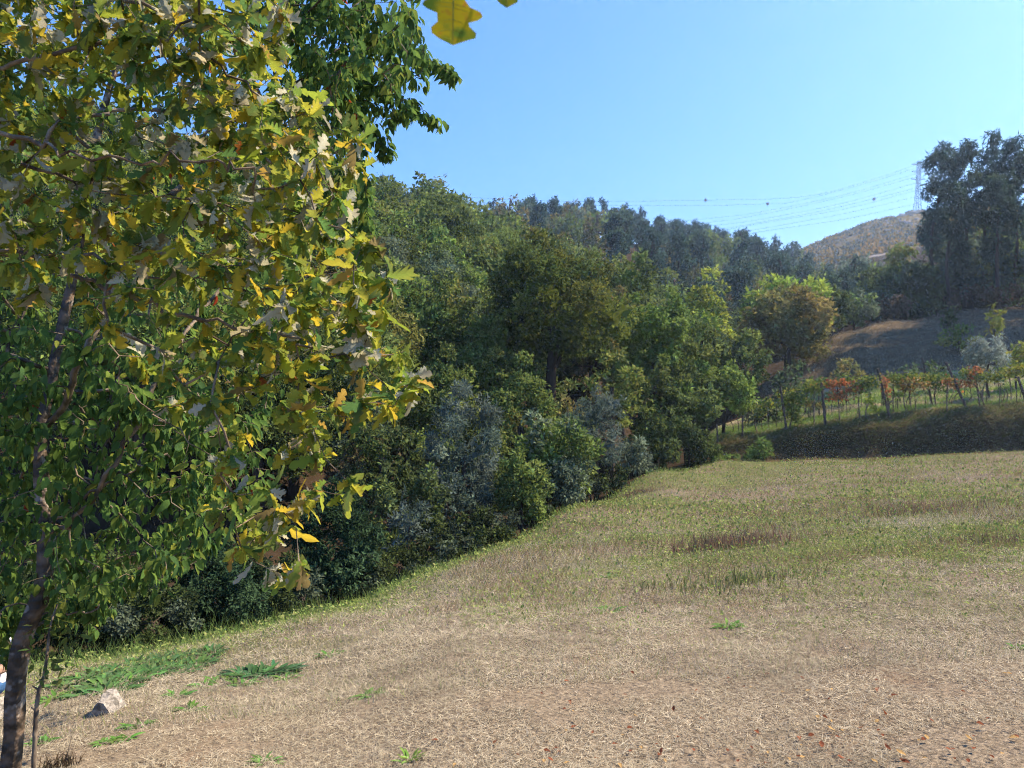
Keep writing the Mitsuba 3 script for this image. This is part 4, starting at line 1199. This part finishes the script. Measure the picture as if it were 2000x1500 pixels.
    labels['vineyard_grass'] = {'kind': 'stuff', 'label': 'green grass between the vines on the terrace', 'category': 'grass'}
    # dry grass of the terraced hillside
    n = 50000
    u = 1470 + (2150 - 1470) * r.random(n)
    d = 62 + 34 * r.random(n)
    P = set_z(np.stack([(u - 1000) / F * d, d, 0 * d], 1))
    a = r.random(n) * 6.283
    ax = np.stack([np.cos(a) * .7, np.sin(a) * .7 - .2, np.ones(n)], 1)
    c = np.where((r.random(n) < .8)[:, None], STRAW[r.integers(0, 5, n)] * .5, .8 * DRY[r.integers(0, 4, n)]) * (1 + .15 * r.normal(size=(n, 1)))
    V, Fc, K = leaves(TRI, P, ax, rand_dirs(n, r), .15 + .25 * r.random(n), .03 + .02 * r.random(n), c, bend=.2)
    scene['hillside_grass'] = mikit.ply((V, Fc), 'grass_bsdf', color=K)
    labels['hillside_grass'] = {'kind': 'stuff', 'label': 'dry grass on the shaded terraces', 'category': 'grass'}


build_grass()


def px_ground(u, v):
    """The ground point seen at pixel (u, v)."""
    s = (u - 1000) / F
    d = np.geomspace(1.2, 120, 700)
    z = height_sd(np.full(700, s), d)
    ray = 1.6 + (750 - v) / F * d
    k = int(np.argmax(z > ray))
    if k == 0:
        return None
    a = (ray[k - 1] - z[k - 1]) / ((ray[k - 1] - z[k - 1]) + (z[k] - ray[k]) + 1e-9)
    dd = d[k - 1] * (1 - a) + d[k] * a
    return np.array([s * dd, dd, z[k - 1] * (1 - a) + z[k] * a])


def rosette(name, label, cat, group, u, v, spread, n, L, col, seed, up=.5, W=.2, kids=True):
    """A low plant of arching strap leaves."""
    r = np.random.default_rng(seed)
    b = px_ground(u, v)
    a = r.random(n) * 6.283
    rad = spread * np.sqrt(r.random(n))
    p = b + np.stack([np.cos(a) * rad, np.sin(a) * rad * .8, 0 * a], 1)
    p[:, 2] = height_sd(p[:, 0] / p[:, 1], p[:, 1])
    a2 = a + r.normal(size=n) * .6
    ax = np.stack([np.cos(a2), np.sin(a2), up * (0.5 + r.random(n))], 1)
    LL = L * (.6 + .6 * r.random(n))
    V, Fc, K = leaves(OVATE, p, ax, UP + .3 * rand_dirs(n, r), LL, LL * W, vary(col, n, .2, r), fold=.3, bend=.45)
    return single(name, mikit.ply((V, Fc), 'leaf_bsdf', smooth=True, color=K), label, cat, group)


for k, (u, v) in enumerate([(215, 1340), (245, 1328), (275, 1322), (300, 1312), (330, 1300), (235, 1312), (270, 1302), (310, 1290), (350, 1285), (380, 1300), (150, 1335), (185, 1322), (345, 1310), (205, 1352), (400, 1280)]):
    rosette('weed_clump', 'broad leaved green weed in the big patch behind the stone, ' + ['near its lower edge', 'low in the middle', 'in its centre', 'at its upper middle', 'at its upper right', 'high on its left', 'high in the middle', 'near the top right', 'topmost but one', 'rightmost but one', 'leftmost', 'second from the left', 'at its right middle', 'nearest the stone', 'at its far right end'][k], 'plant', 'weeds of the green patch', u, v, .24, 90, .13, (.085, .165, .06), 700 + k, W=.28, up=.8)
for k, (u, v) in enumerate([(520, 1318), (500, 1322), (540, 1316), (480, 1318)]):
    rosette('strap_leaf_clump', 'dark blue green strap leaved clump right of the green weed patch', 'plant', 'dark strap leaved clumps', u, v, .16, 60, .17, (.06, .13, .055), 730 + k, up=.6, W=.2)
for k, (u, v, lab) in enumerate([(1425, 1224, 'small bright green weed alone in the middle of the straw'), (722, 1358, 'small green weed in the straw below the wood corner'), (470, 1338, 'green weed just below the dark strap leaved clump'), (430, 1330, 'low green weed left of the dark strap leaved clump'),
                              (400, 1340, 'low green weed between the patch and the strap leaved clump'), (345, 1362, 'small green weed right above the pale stone'), (372, 1387, 'small green weed right of the pale stone'), (270, 1418, 'small green weed below the pale stone'),
                              (205, 1452, 'sparse green weed low on the left straw'), (242, 1446, 'sparse green weed beside another on the left straw'), (803, 1485, 'bright green tuft at the bottom edge of the picture'), (522, 1490, 'small green weed at the bottom edge left of the bright tuft'),
                              (148, 1360, 'green weed left of the pale stone'), (105, 1365, 'green weed between the sapling and the pale stone'), (80, 1452, 'green weed at the foot of the thin sapling'), (560, 1325, 'small weed right of the dark strap leaved clump'),
                              (1188, 1194, 'dark green weed on the slope above the middle of the straw'), (1994, 1268, 'green weed at the right margin of the straw'), (1182, 1128, 'small dark green weed in the middle distance'), (645, 1280, 'green weed in the grass at the meadow edge')]):
    p = px_ground(u, v)
    s = float(np.clip(p[1] / 6, .5, 1.4))
    rosette('weed', lab, 'plant', None, u, v, .07 * s, 26, .10 * s, (.10, .20, .05) if k != 10 else (.15, .26, .05), 750 + k, W=.24, up=.6 if k != 10 else 1.3)
# taller dry weed stands in the field
for k, (u, v, w, lab) in enumerate([(1400, 1072, .5, 'brown dry weed stand left in the middle of the meadow'), (1450, 1062, .6, 'brown dry weed stand right of another in the middle of the meadow'), (1820, 1000, 1.0, 'dark brown weed stand near the right side of the meadow'),
                                    (1420, 1150, .5, 'green weedy tuft in front of the brown weed stands'), (1480, 1135, .5, 'green weedy tuft below the right brown weed stand'), (1240, 965, .5, 'dark weedy tussock on the lip of the meadow edge'), (1850, 905, 1.4, 'flat tangle of dry stems at the foot of the bank'),
                                    (1960, 1060, .6, 'greenish brown weed stand at the right margin')]):
    r = np.random.default_rng(780 + k)
    b = px_ground(u, v)
    n = 420
    p = b + np.stack([w * r.normal(size=n), w * .5 * r.normal(size=n), 0 * np.arange(n)], 1)
    p = set_z(p)
    ax = np.stack([.25 * r.normal(size=n), .25 * r.normal(size=n), np.ones(n)], 1)
    green = k in (3, 4, 6)
    n_keep = 170 if green else 420
    p, ax = p[:n_keep], ax[:n_keep]
    n = n_keep
    V, Fc, K = leaves(BLADE, p, ax, rand_dirs(n, r), (.15 + .25 * r.random(n)) * (.9 if k < 3 else .5), .012 + .008 * r.random(n), vary((.15, .17, .07) if green else (.20, .15, .10), n, .22, r), bend=.15)
    labels[single('weed_stand', mikit.ply((V, Fc), 'grass_bsdf', color=K), lab, 'weeds')]['kind'] = 'stuff'

# dead leaves on the mown grass
def fallen_leaves():
    r = np.random.default_rng(90)
    spots = [(1812, 1452), (1905, 1445), (1250, 1465), (1605, 1468), (1500, 1480), (1355, 1475), (1710, 1335), (1735, 1366), (1740, 1365), (1530, 1358), (1218, 1362), (1215, 1322), (1420, 1338), (1540, 1508 - 20), (1115, 1428), (1366, 1410), (1595, 1404), (1925, 1412), (1990, 1450), (1955, 1205),
             (1160, 1488), (1080, 1495), (1290, 1480), (1650, 1490), (1770, 1485), (1860, 1475), (1940, 1490), (1470, 1470), (1440, 1492), (1560, 1445)]
    while len(spots) < 110:
        t = r.random()
        spots.append((850 + 1150 * r.random() ** .7, 1500 - 190 * t**1.6))
    for k, (u, v) in enumerate(spots):
        p = px_ground(u, v)
        if p is None:
            continue
        pale = r.random() < .28
        col = np.array((.42, .28, .12)) if pale else np.array((.20, .075, .042)) * (.6 + .7 * r.random())
        L = .018 + .022 * r.random()
        V, Fc, K = leaves(OVATE_BIG, (p + UP * .02)[None], rand_dirs(1, r) * [1, 1, .1], (UP + .3 * rand_dirs(1, r)), np.array([L]), np.array([L * .62]), col[None], fold=.3 + .3 * r.random(), bend=.3 * r.normal(), wave=.06)
        single('fallen_leaf', mikit.ply((V, Fc), 'leaf_bsdf', smooth=True, color=K), 'curled pale tan leaf lying on the mown dry grass' if pale else 'curled russet brown leaf lying on the mown dry grass', 'leaf', 'pale fallen leaves' if pale else 'russet fallen leaves')


fallen_leaves()


# ------------------------------------------------------------------ stones
def rock_fn(p, n, uv):
    a = mikit.fbm(p.x * 22, p.y * 22, p.z * 22, octaves=4)
    b = mikit.fbm(p.x * 60, p.y * 60, p.z * 60, octaves=2)
    c = mikit.mix((0.14, 0.13, 0.115), (0.42, 0.39, 0.35), b)
    return mikit.mix(c, mi.Color3f(0.09, 0.085, 0.075), mikit.smoothstep(0.52, 0.62, a) * 0.8)


scene['rock_bsdf'] = {'type': 'twosided', 'bsdf': {'type': 'bumpmap', 'arbitrary': mikit.proc(lambda p, n, uv: mikit.fbm(p.x * 45, p.y * 45, p.z * 45, octaves=3), 2e-3), 'scale': 0.012, 'bsdf': {'type': 'diffuse', 'reflectance': mikit.proc(rock_fn)}}}


def stone(u, v, profile, depth, label, seed):
    b = px_ground(u, v)
    s = b[1] / F
    pts = []
    for (x, y) in profile:
        for yy, sc in ((-.5, .72), (-.15, 1), (.3, .95), (.5, .7)):
            pts.append(b + [x * s * (sc if y > 12 else 1), yy * depth, y * s * sc])
    m = trimesh.convex.convex_hull(np.array(pts))
    m = m.subdivide_to_size(0.02)
    vv = m.vertices + m.vertex_normals * (0.028 * (meshkit.fbm(m.vertices * 14, 4, seed) - .5))[:, None]
    return single('stone', mikit.ply((vv, m.faces), 'rock_bsdf', smooth=30), label, 'stone')


stone(208, 1388, [(-26, -12), (-14, 12), (-2, 38), (12, 36), (24, 18), (28, -10)], .22, 'pale lichened granite stone standing in the straw at the lower left', 3)
stone(2, 1402, [(-60, -14), (-40, 26), (-10, 36), (4, 20), (9, -14)], .3, 'grey granite boulder at the left margin behind the cherry trunk', 4)

# dry stalks near the bottom left
r = np.random.default_rng(15)
p0 = px_ground(130, 1496)
single('dry_stalk', mesh_ply(tube(smooth_path([p0, p0 + [.01, 0, .09], p0 + [.03, 0, .17]], 8), np.linspace(.004, .0015, 8), 5), 'bark_bsdf', smooth=True), 'single dry brown stalk standing at the bottom left', 'stalk')
n = 120
b = px_ground(115, 1499)
pp = b + np.stack([.05 * r.normal(size=n), .04 * r.normal(size=n), 0 * np.arange(n)], 1)
V, Fc, K = leaves(BLADE, pp, np.stack([.5 * r.normal(size=n), .5 * r.normal(size=n), np.ones(n)], 1), rand_dirs(n, r), .05 + .05 * r.random(n), .006, vary((.06, .045, .03), n, .2, r), bend=.3)
single('dry_tuft', mikit.ply((V, Fc), 'grass_bsdf', color=K), 'dark brown dry tuft at the bottom left edge', 'grass tuft')


# ------------------------------------------------------------------ person at the left margin
def hull_chain(segs):
    out = None
    for (a, ra), (b, rb) in segs:
        h = m3.Manifold.batch_hull([m3.Manifold.sphere(ra, 16).translate(tuple(a)), m3.Manifold.sphere(rb, 16).translate(tuple(b))])
        out = h if out is None else out + h
    m = out.refine_to_length(0.03).to_mesh()
    t = trimesh.Trimesh(m.vert_properties[:, :3], m.tri_verts)
    trimesh.smoothing.filter_taubin(t, iterations=12)
    return t


def build_person():
    b = ground_at(-34, 6.3)[0] - UP * .04
    key = thing('person', 'person in a white shirt and blue jeans sitting at the left margin', 'person')
    J = lambda x, y, z: b + np.array([x, y, z])
    skin, shirt, jeans, hair, shoe = (.42, .26, .19), (.72, .72, .74), (.06, .14, .30), (.03, .022, .018), (.05, .05, .055)
    sk = [((J(0, 0, .80), .055), (J(0, -.01, .90), .052)), ((J(0, -.02, .96), .082), (J(0, -.01, 1.03), .095)), ((J(0, -.05, .90), .05), (J(0, -.03, .97), .07)), ((J(0, -.115, .96), .014), (J(0, -.10, 1.0), .01))]
    for s in (-1, 1):
        sk += [((J(.19 * s, 0, .76), .05), (J(.24 * s, -.06, .50), .042)), ((J(.24 * s, -.06, .50), .042), (J(.15 * s, -.26, .47), .03)), ((J(.15 * s, -.26, .47), .03), (J(.13 * s, -.33, .475), .034)), ((J(.095 * s, -.02, .97), .02), (J(.1 * s, -.015, 1.01), .022))]
        for f in range(4):
            a = J((.155 - .02 * f) * s, -.385, .482)
            sk += [((J(.135 * s, -.33, .478), .012), (a, .0095)), ((a, .0095), (a + np.array([-.004 * s, -.032 - .01 * (f in (1, 2)), -.018]), .008))]
        sk += [((J(.11 * s, -.32, .48), .012), (J(.085 * s, -.365, .48), .009))]
    part('body', key, _col(hull_chain(sk), skin))
    sh = [((J(-.15, 0, .76), .075), (J(.15, 0, .76), .075)), ((J(-.09, 0, .70), .12), (J(.09, 0, .70), .12)), ((J(-.08, 0, .65), .125), (J(-.07, 0, .40), .12)), ((J(.08, 0, .65), .125), (J(.07, 0, .40), .12)), ((J(-.07, 0, .38), .125), (J(.07, 0, .38), .125))]
    for s in (-1, 1):
        sh += [((J(.18 * s, 0, .77), .07), (J(.23 * s, -.04, .57), .06))]
    part('shirt', key, _col(hull_chain(sh), shirt))
    je = [((J(-.07, 0, .34), .122), (J(.07, 0, .34), .122))]
    for s in (-1, 1):
        je += [((J(.085 * s, 0, .33), .10), (J(.12 * s, -.42, .40), .07)), ((J(.12 * s, -.42, .40), .07), (J(.12 * s, -.40, .08), .055))]
    part('jeans', key, _col(hull_chain(je), jeans))
    part('hair', key, _col(hull_chain([((J(0, .015, 1.03), .096), (J(0, .01, 1.07), .085)), ((J(0, .04, .95), .07), (J(0, .02, 1.03), .09))]), hair))
    for s in (-1, 1):
        part('shoe', key, _col(hull_chain([((J(.12 * s, -.38, .05), .05), (J(.13 * s, -.55, .035), .04))]), shoe))
        part('eye', key, _col(hull_chain([((J(.035 * s, -.1, 1.0), .009), (J(.038 * s, -.1, 1.0), .009))]), (.05, .04, .035)))
    part('mouth', key, _col(hull_chain([((J(-.02, -.095, .925), .006), (J(.02, -.095, .925), .006))]), (.3, .12, .1)))


def _col(t, c):
    return mikit.ply(t, 'plain_bsdf', smooth=True, color=np.tile(c, (len(t.vertices), 1)))


build_person()

# ------------------------------------------------------------------ vineyard: posts, stakes, vines, wires, young trees
def post(u, v, ut, vt, d, w, label, group=None):
    b, t = at(u, v, d), at(ut, vt, d + .2)
    b[2] = height_sd(b[0] / b[1], b[1])
    t = b + (at(ut, vt, d) - at(u, v, d))
    p = np.linspace(0, 1, 7)[:, None] * (t - b) + b - UP * .15 * (1 - np.linspace(0, 1, 7)[:, None])
    return single('vine_post', mesh_ply(tube(p, np.linspace(w, w * .8, 7) * (1 + .06 * np.sin(np.arange(7) * 2.2)), 7), 'post_bsdf', smooth=40), label, 'post', group)


POSTS = [(1402, 858, 1400, 818, 45.8, .055, 'short dark post at the left end of the vine row'), (1450, 850, 1450, 806, 46.2, .06, 'thick short post near the left end of the vine row'), (1537, 840, 1524, 752, 46.3, .075, 'tall dark post leaning left at the corner of the bank'),
         (1613, 828, 1604, 742, 46.3, .085, 'thick dark post beside the red leaved vine'), (1740, 812, 1714, 712, 46.4, .075, 'dark leaning post beside the narrow red vine shoot'), (1822, 798, 1802, 705, 49, .065, 'dark leaning post between the orange vines'),
         (1890, 804, 1848, 714, 46.4, .085, 'heavy brown post leaning far left right of centre of the row'), (2006, 740, 1988, 690, 47, .09, 'thick brown post cut by the right margin'), (1726, 800, 1722, 738, 50, .05, 'thin upright post behind the narrow red shoot'), (1600, 805, 1598, 735, 51, .045, 'thin dark post behind the thick post of the red vine')]
for a in POSTS:
    post(*a)
r = np.random.default_rng(44)
for k in range(34):
    u = 1410 + (1990 - 1410) * (k + r.random()) / 34
    d = 46.6 + 7 * r.random()
    b = ground_at(u, d)[0]
    h = .9 + .8 * r.random()
    p = np.array([b - UP * .1, b + [.05 * r.normal(), 0, h * .5], b + [.12 * r.normal() - .06, 0, h]])
    WHERE[f'vine_stake_{k:03d}' if k else 'vine_stake'] = b[0] / b[1]
    single('vine_stake', mesh_ply(tube(smooth_path(p, 5), .022, 5), 'post_bsdf', smooth=40), 'thin wooden stake standing among the vines', 'stake', 'thin stakes of the vineyard')

V_GREEN, V_YEL, V_RED, V_ORG = [(.12, .18, .045), (.16, .22, .05), (.09, .14, .045)], [(.25, .28, .05), (.21, .25, .05), (.30, .28, .06)], [(.40, .13, .06), (.42, .18, .07), (.32, .13, .06), (.25, .17, .06)], [(.36, .18, .06), (.33, .22, .07), (.26, .20, .06), (.18, .20, .05)]


def vine(label, spots, pal, seed, d=46.5, trunk_u=None, n=340, leaf=.14):
    """A grapevine: twisted stem, canes along the row, lobed leaves about pixel spots (u, v, ru, rv)."""
    r = np.random.default_rng(seed)
    key = thing('grapevine', label, 'grapevine', 'vines along the bank')
    u0 = trunk_u or spots[0][0]
    b = ground_at(u0, d)[0]
    cs = [at(u, v, d) for u, v, _, _ in spots]
    mid = (b + cs[0]) / 2 + [.12 * r.normal(), .05, 0]
    part('trunk', key, mesh_ply(tube(smooth_path([b - UP * .1, mid, cs[0] - UP * .1], 8), np.linspace(.045, .028, 8) * (1 + .15 * r.normal(size=8)), 6), 'bark_bsdf', smooth=True))
    P, C = [], []
    for (u, v, ru, rv), c in zip(spots, cs):
        m = int(n * ru * rv / 420)
        q = r.normal(size=(m, 3)) * .5
        P.append(c + q * [ru / F * d, .35, rv / F * d])
        part('cane', key, mesh_ply(tube(smooth_path([cs[0] - UP * .1, (cs[0] + c) / 2 + UP * .05, c + [.2, 0, -.05]], 7), .012, 4), 'bark_bsdf', smooth=True))
    P = np.vstack(P)
    m = len(P)
    c = np.asarray(pal)[r.integers(0, len(pal), m)] * (1 + .2 * r.normal(size=(m, 1)))
    L = leaf * (.7 + .6 * r.random(m))
    V, Fc, K = leaves(OVATE, P, rand_dirs(m, r) - UP * .4, rand_dirs(m, r) + UP * .5 - [0, .4, 0], L, L * .85, c, fold=.15, bend=.2)
    part('foliage', key, mikit.ply((V, Fc), 'leaf_bsdf', smooth=True, color=K), 'stuff')


vine('vine with a flat head of red leaves in two tiers', [(1635, 748, 32, 10), (1665, 758, 18, 9), (1637, 774, 22, 9)], V_RED, 1, trunk_u=1640)
vine('vine with green leaves left of the red one', [(1590, 755, 24, 16), (1560, 775, 22, 18), (1545, 800, 16, 18)], V_GREEN + V_YEL, 2)
vine('yellow green vine low beside the corner post', [(1540, 782, 22, 20), (1555, 815, 14, 14)], V_YEL + V_GREEN, 3)
vine('green vine right of the red headed vine', [(1680, 752, 24, 16), (1700, 745, 20, 14)], V_GREEN + V_YEL, 4)
vine('small yellow green shoot hanging low between the posts', [(1698, 782, 9, 10), (1708, 798, 9, 8)], [(.26, .32, .06), (.22, .28, .05)], 5, trunk_u=1692)
vine('narrow bright red vine shoot beside a leaning post', [(1728, 752, 6, 12), (1733, 766, 6, 10), (1726, 740, 7, 7)], V_RED, 6, trunk_u=1735)
vine('yellow and green vine right of the narrow red shoot', [(1745, 738, 18, 14), (1760, 750, 14, 12)], V_YEL + V_GREEN, 7, d=47.5)
vine('orange leaved vine in the middle of the row', [(1772, 752, 18, 13), (1790, 748, 14, 11), (1805, 750, 10, 8)], V_ORG, 8, d=47)
vine('green and yellow vine above the orange one', [(1780, 734, 26, 8), (1815, 737, 22, 8)], V_YEL + V_GREEN, 9, d=47.5)
vine('dark green vine right of the orange one', [(1830, 748, 22, 14), (1845, 735, 14, 8)], V_GREEN, 10, d=48)
vine('orange red vine beside the far leaning heavy post', [(1850, 745, 10, 12), (1868, 752, 14, 8), (1890, 748, 16, 9)], V_ORG + V_RED, 11)
vine('vine with a bright orange red top left of the olive tree', [(1905, 722, 16, 7), (1895, 730, 10, 7)], V_RED + V_ORG[:1], 12, trunk_u=1915)
vine('yellow green vine below the olive tree', [(1885, 728, 12, 10), (1920, 738, 20, 12), (1950, 735, 18, 14)], V_YEL + V_GREEN, 13, trunk_u=1925)
vine('yellow green vine at the right margin', [(1970, 728, 20, 14), (1992, 720, 14, 14)], V_YEL, 14, trunk_u=1975, d=48)
vine('low green vine near the left end of the row', [(1480, 800, 16, 14), (1500, 790, 14, 14)], V_GREEN + V_YEL, 15, d=47)
vine('green vine behind the red headed vine', [(1610, 745, 20, 10), (1650, 738, 16, 10)], V_GREEN, 16, d=50)
vine('brownish vine low right of the corner post', [(1580, 788, 22, 8), (1600, 792, 14, 8)], RUSSET + V_ORG[2:], 17, d=50)
vine('green trailing vine under the orange leaves', [(1755, 770, 12, 8), (1735, 785, 8, 8)], V_GREEN, 18, d=48)
r = np.random.default_rng(66)
for k in range(30):
    u = 1415 + 580 * (k + r.random()) / 30
    d = 46.6 + 3.5 * r.random()
    b = ground_at(u, d)[0]
    q = [b - UP * .1, b + [.15 * r.normal(), .1 * r.normal(), .45], b + [.25 * r.normal(), .1 * r.normal(), .95], b + [.4 * r.normal(), 0, 1.25 + .3 * r.random()]]
    WHERE[f'bare_vine_{k:03d}' if k else 'bare_vine'] = b[0] / b[1]
    single('bare_vine', mesh_ply(tube(smooth_path(q, 9), np.linspace(.032, .014, 9), 5), 'bark_bsdf', smooth=True), 'bare twisted old vine under the leafy row', 'vine', 'bare vines under the row')
for k, (v0, v1) in enumerate([(752, 722), (768, 745), (800, 778)]):
    pts = [at(1524, v0, 46.5), at(1605, (v0 + v1) / 2 + 4, 46.5), at(1716, v1 + 8, 46.5), at(1850, v1, 46.5), at(1992, v1 - 22, 47)]
    single('vine_wire', mesh_ply(tube(smooth_path(pts, 40), .007, 4), 'wire_bsdf', smooth=True), ['topmost', 'middle', 'lowest'][k] + ' wire strung between the vine posts', 'wire')

tree_px('young_tree', 'slim pale green young tree behind the corner post', 'tree', 1570, 692, 16, 54, [(.10, .16, .06), (.12, .17, .07)], n_lobes=7, seed=801, trunk_frac=.2, r0=.05, gap=.42)
tree_px('young_tree', 'pale green young tree just left of the slim one', 'tree', 1538, 715, 26, 53, [(.10, .15, .07), (.13, .17, .09)], n_lobes=7, seed=802, trunk_frac=.2, r0=.06, gap=.42)
tree_px('young_tree', 'brownish sapling with flat sprays above the red vine', 'tree', 1652, 703, 27, 55, RUSSET, n_lobes=7, seed=803, trunk_frac=.4, r0=.05, gap=.46)
tree_px('young_tree', 'low spreading pale green tree behind the orange vines', 'tree', 1805, 708, 40, 56, [(.12, .17, .09), (.10, .15, .07)], n_lobes=8, seed=804, trunk_frac=.45, r0=.06, gap=.42)
tree_px('olive_tree', 'silvery grey olive tree near the right margin', 'tree', 1934, 640, 34, 51, [(.29, .34, .29), (.36, .41, .36), (.24, .29, .24)], n_lobes=11, seed=805, trunk_frac=.12, r0=.07, elong=.25, gap=.36, min_leaf=.2)
tree_px('young_tree', 'yellow green tree right of the olive tree', 'tree', 1985, 672, 30, 54, V_YEL, n_lobes=8, seed=806, trunk_frac=.3, r0=.07)
tree_px('young_tree', 'upright yellow green shoot above the olive tree', 'tree', 1943, 590, 14, 57, V_YEL, n_lobes=7, seed=807, trunk_frac=.5, r0=.05, gap=.44)
tree_px('shrub', 'yellow green spray on the terrace left of the olive tree', 'shrub', 1872, 632, 34, 68, V_YEL + V_GREEN, n_lobes=6, seed=808, trunk_frac=.05, gap=.48, lai=.6)
tree_px('shrub', 'dark conical bush high on the terrace', 'shrub', 1850, 612, 13, 80, G_DARK, n_lobes=6, seed=809, trunk_frac=0, gap=.3)
tree_px('shrub', 'grey green bush at the left end of the vine terrace', 'shrub', 1478, 765, 24, 54, GREYGREEN, n_lobes=7, seed=810, trunk_frac=0)
tree_px('shrub', 'dark bramble mound behind the vines at the left', 'shrub', 1500, 785, 28, 52, G_DARK + GREYGREEN[:1], n_lobes=7, seed=811, trunk_frac=0)
for k, (u, v, w) in enumerate([(1405, 905, 16), (1430, 902, 16), (1470, 895, 20), (1498, 870, 22), (1480, 880, 18), (1390, 888, 14)]):
    tree_px('fern', 'bright green fern at the foot of the bank beside the wood', 'fern', u, v - 14, w, 44.3, G_FRESH + [(.12, .2, .06)], 'ferns at the left end of the bank', n_lobes=5, seed=830 + k, trunk_frac=0, elong=.3, r0=.02)


# ------------------------------------------------------------------ pylon, power lines, marker balls
def build_pylon():
    key = thing('pylon', 'steel lattice power pylon on the heath hill left of the gum trees', 'pylon')
    d = 470.0
    b, t = at(1791, 425, d), at(1795, 314, d)
    Ht = t[2] - b[2]
    def half(z):
        return np.interp(z / Ht, [0, .45, .6, 1], [1.9, 1.0, .85, .75])
    corners = [(-1, -1), (1, -1), (1, 1), (-1, 1)]
    zs = np.concatenate([np.linspace(0, .45, 5), np.linspace(.5, 1, 11)]) * Ht
    cx = lambda z: b[0] + (t[0] - b[0]) * z / Ht
    pt = lambda c, z: np.array([cx(z) + c[0] * half(z), d + c[1] * half(z), b[2] + z])
    for c in corners:
        part('leg', key, mesh_ply(tube([pt(c, z) for z in np.linspace(-3, Ht, 12)], .16, 4), 'metal_bsdf'))
    br = []
    for k in range(len(zs) - 1):
        for a, c in zip(corners, corners[1:] + corners[:1]):
            br += [tube([pt(a, zs[k]), pt(c, zs[k + 1])], .06, 3), tube([pt(c, zs[k]), pt(a, zs[k + 1])], .06, 3), tube([pt(a, zs[k]), pt(c, zs[k])], .07, 3)]
    part('bracing', key, mesh_ply(join(br), 'metal_bsdf'), 'stuff')
    ends = []
    for f in (.93, .80, .67):
        for s in (-1, 1):
            z = f * Ht
            e = np.array([cx(z) + s * 4.6, d, b[2] + z + .3])
            part('arm', key, mesh_ply(join([tube([pt((s, -1), z), e], .14, 4), tube([pt((s, 1), z), e], .14, 4), tube([pt((s, -1), z + 1.4), e], .11, 3)]), 'metal_bsdf'))
            ends.append(e)
    return ends, np.array([cx(Ht), d, b[2] + Ht])


ENDS, TOP = build_pylon()


def cable(pts, label, rad=.075):
    return single('power_line', mesh_ply(tube(smooth_path(pts, 60), rad, 4), 'wire_bsdf', smooth=True), label, 'cable', None)


LINES = [(1795, 320, [(1700, 352), (1570, 384), (1380, 391), (1100, 393), (900, 384), (700, 365)]), (1795, 326, [(1700, 356), (1560, 392), (1500, 398), (1300, 402), (950, 397), (700, 380)]),
         (1794, 338, [(1650, 380), (1480, 415), (1390, 426), (1200, 445)]), (1794, 344, [(1650, 384), (1480, 420), (1390, 434), (1200, 452)]), (1794, 356, [(1650, 396), (1500, 426), (1400, 440), (1200, 462)]),
         (1794, 366, [(1707, 388), (1600, 413), (1470, 437), (1300, 465)]), (1794, 371, [(1650, 408), (1500, 434), (1300, 470)]), (1794, 383, [(1650, 417), (1480, 448), (1300, 480)]), (1794, 397, [(1650, 428), (1490, 452), (1300, 485)])]
for k, (u, v, rest) in enumerate(LINES):
    pts = [at(u, v, 470)] + [at(a, b_, 470 + (1795 - a) * .06) for a, b_ in rest]
    cable(pts, ['topmost', 'second', 'third', 'fourth', 'fifth', 'sixth', 'seventh', 'eighth', 'lowest'][k] + ' power line running left from the pylon')
for k, (u, v) in enumerate([(975, 389), (1378, 391), (1499, 398), (1707, 389)]):
    c = at(u, v, 470 + (1795 - u) * .06)
    s = trimesh.creation.icosphere(3, .95)
    vv = s.vertices * (1 + .04 * (np.abs(s.vertices[:, 2:]) < .12)) + c
    single('marker_ball', mikit.ply((vv, s.faces), 'ball_bsdf', smooth=True), ['leftmost', 'second', 'third', 'rightmost'][k] + ' dark marker ball hanging on the power lines', 'marker ball')


# alike trees that would share a label are told apart by counting from the left
ORD = ['first', 'second', 'third', 'fourth', 'fifth', 'sixth', 'seventh', 'eighth', 'ninth', 'tenth', 'eleventh', 'twelfth', 'thirteenth', 'fourteenth', 'fifteenth', 'sixteenth', 'seventeenth', 'eighteenth', 'nineteenth', 'twentieth']
ORD += [f'{t}{o}' for t in ('twenty ', 'thirty ') for o in ORD[:9]]
alike = {}
for key in WHERE:
    alike.setdefault(labels[key]['label'], []).append(key)
for text, keys in alike.items():
    if 1 < len(keys) <= len(ORD) and 'beyond the right margin' not in text:
        for k, key in enumerate(sorted(keys, key=WHERE.get)):
            labels[key]['label'] = text + ', ' + ORD[k] + ' from left'
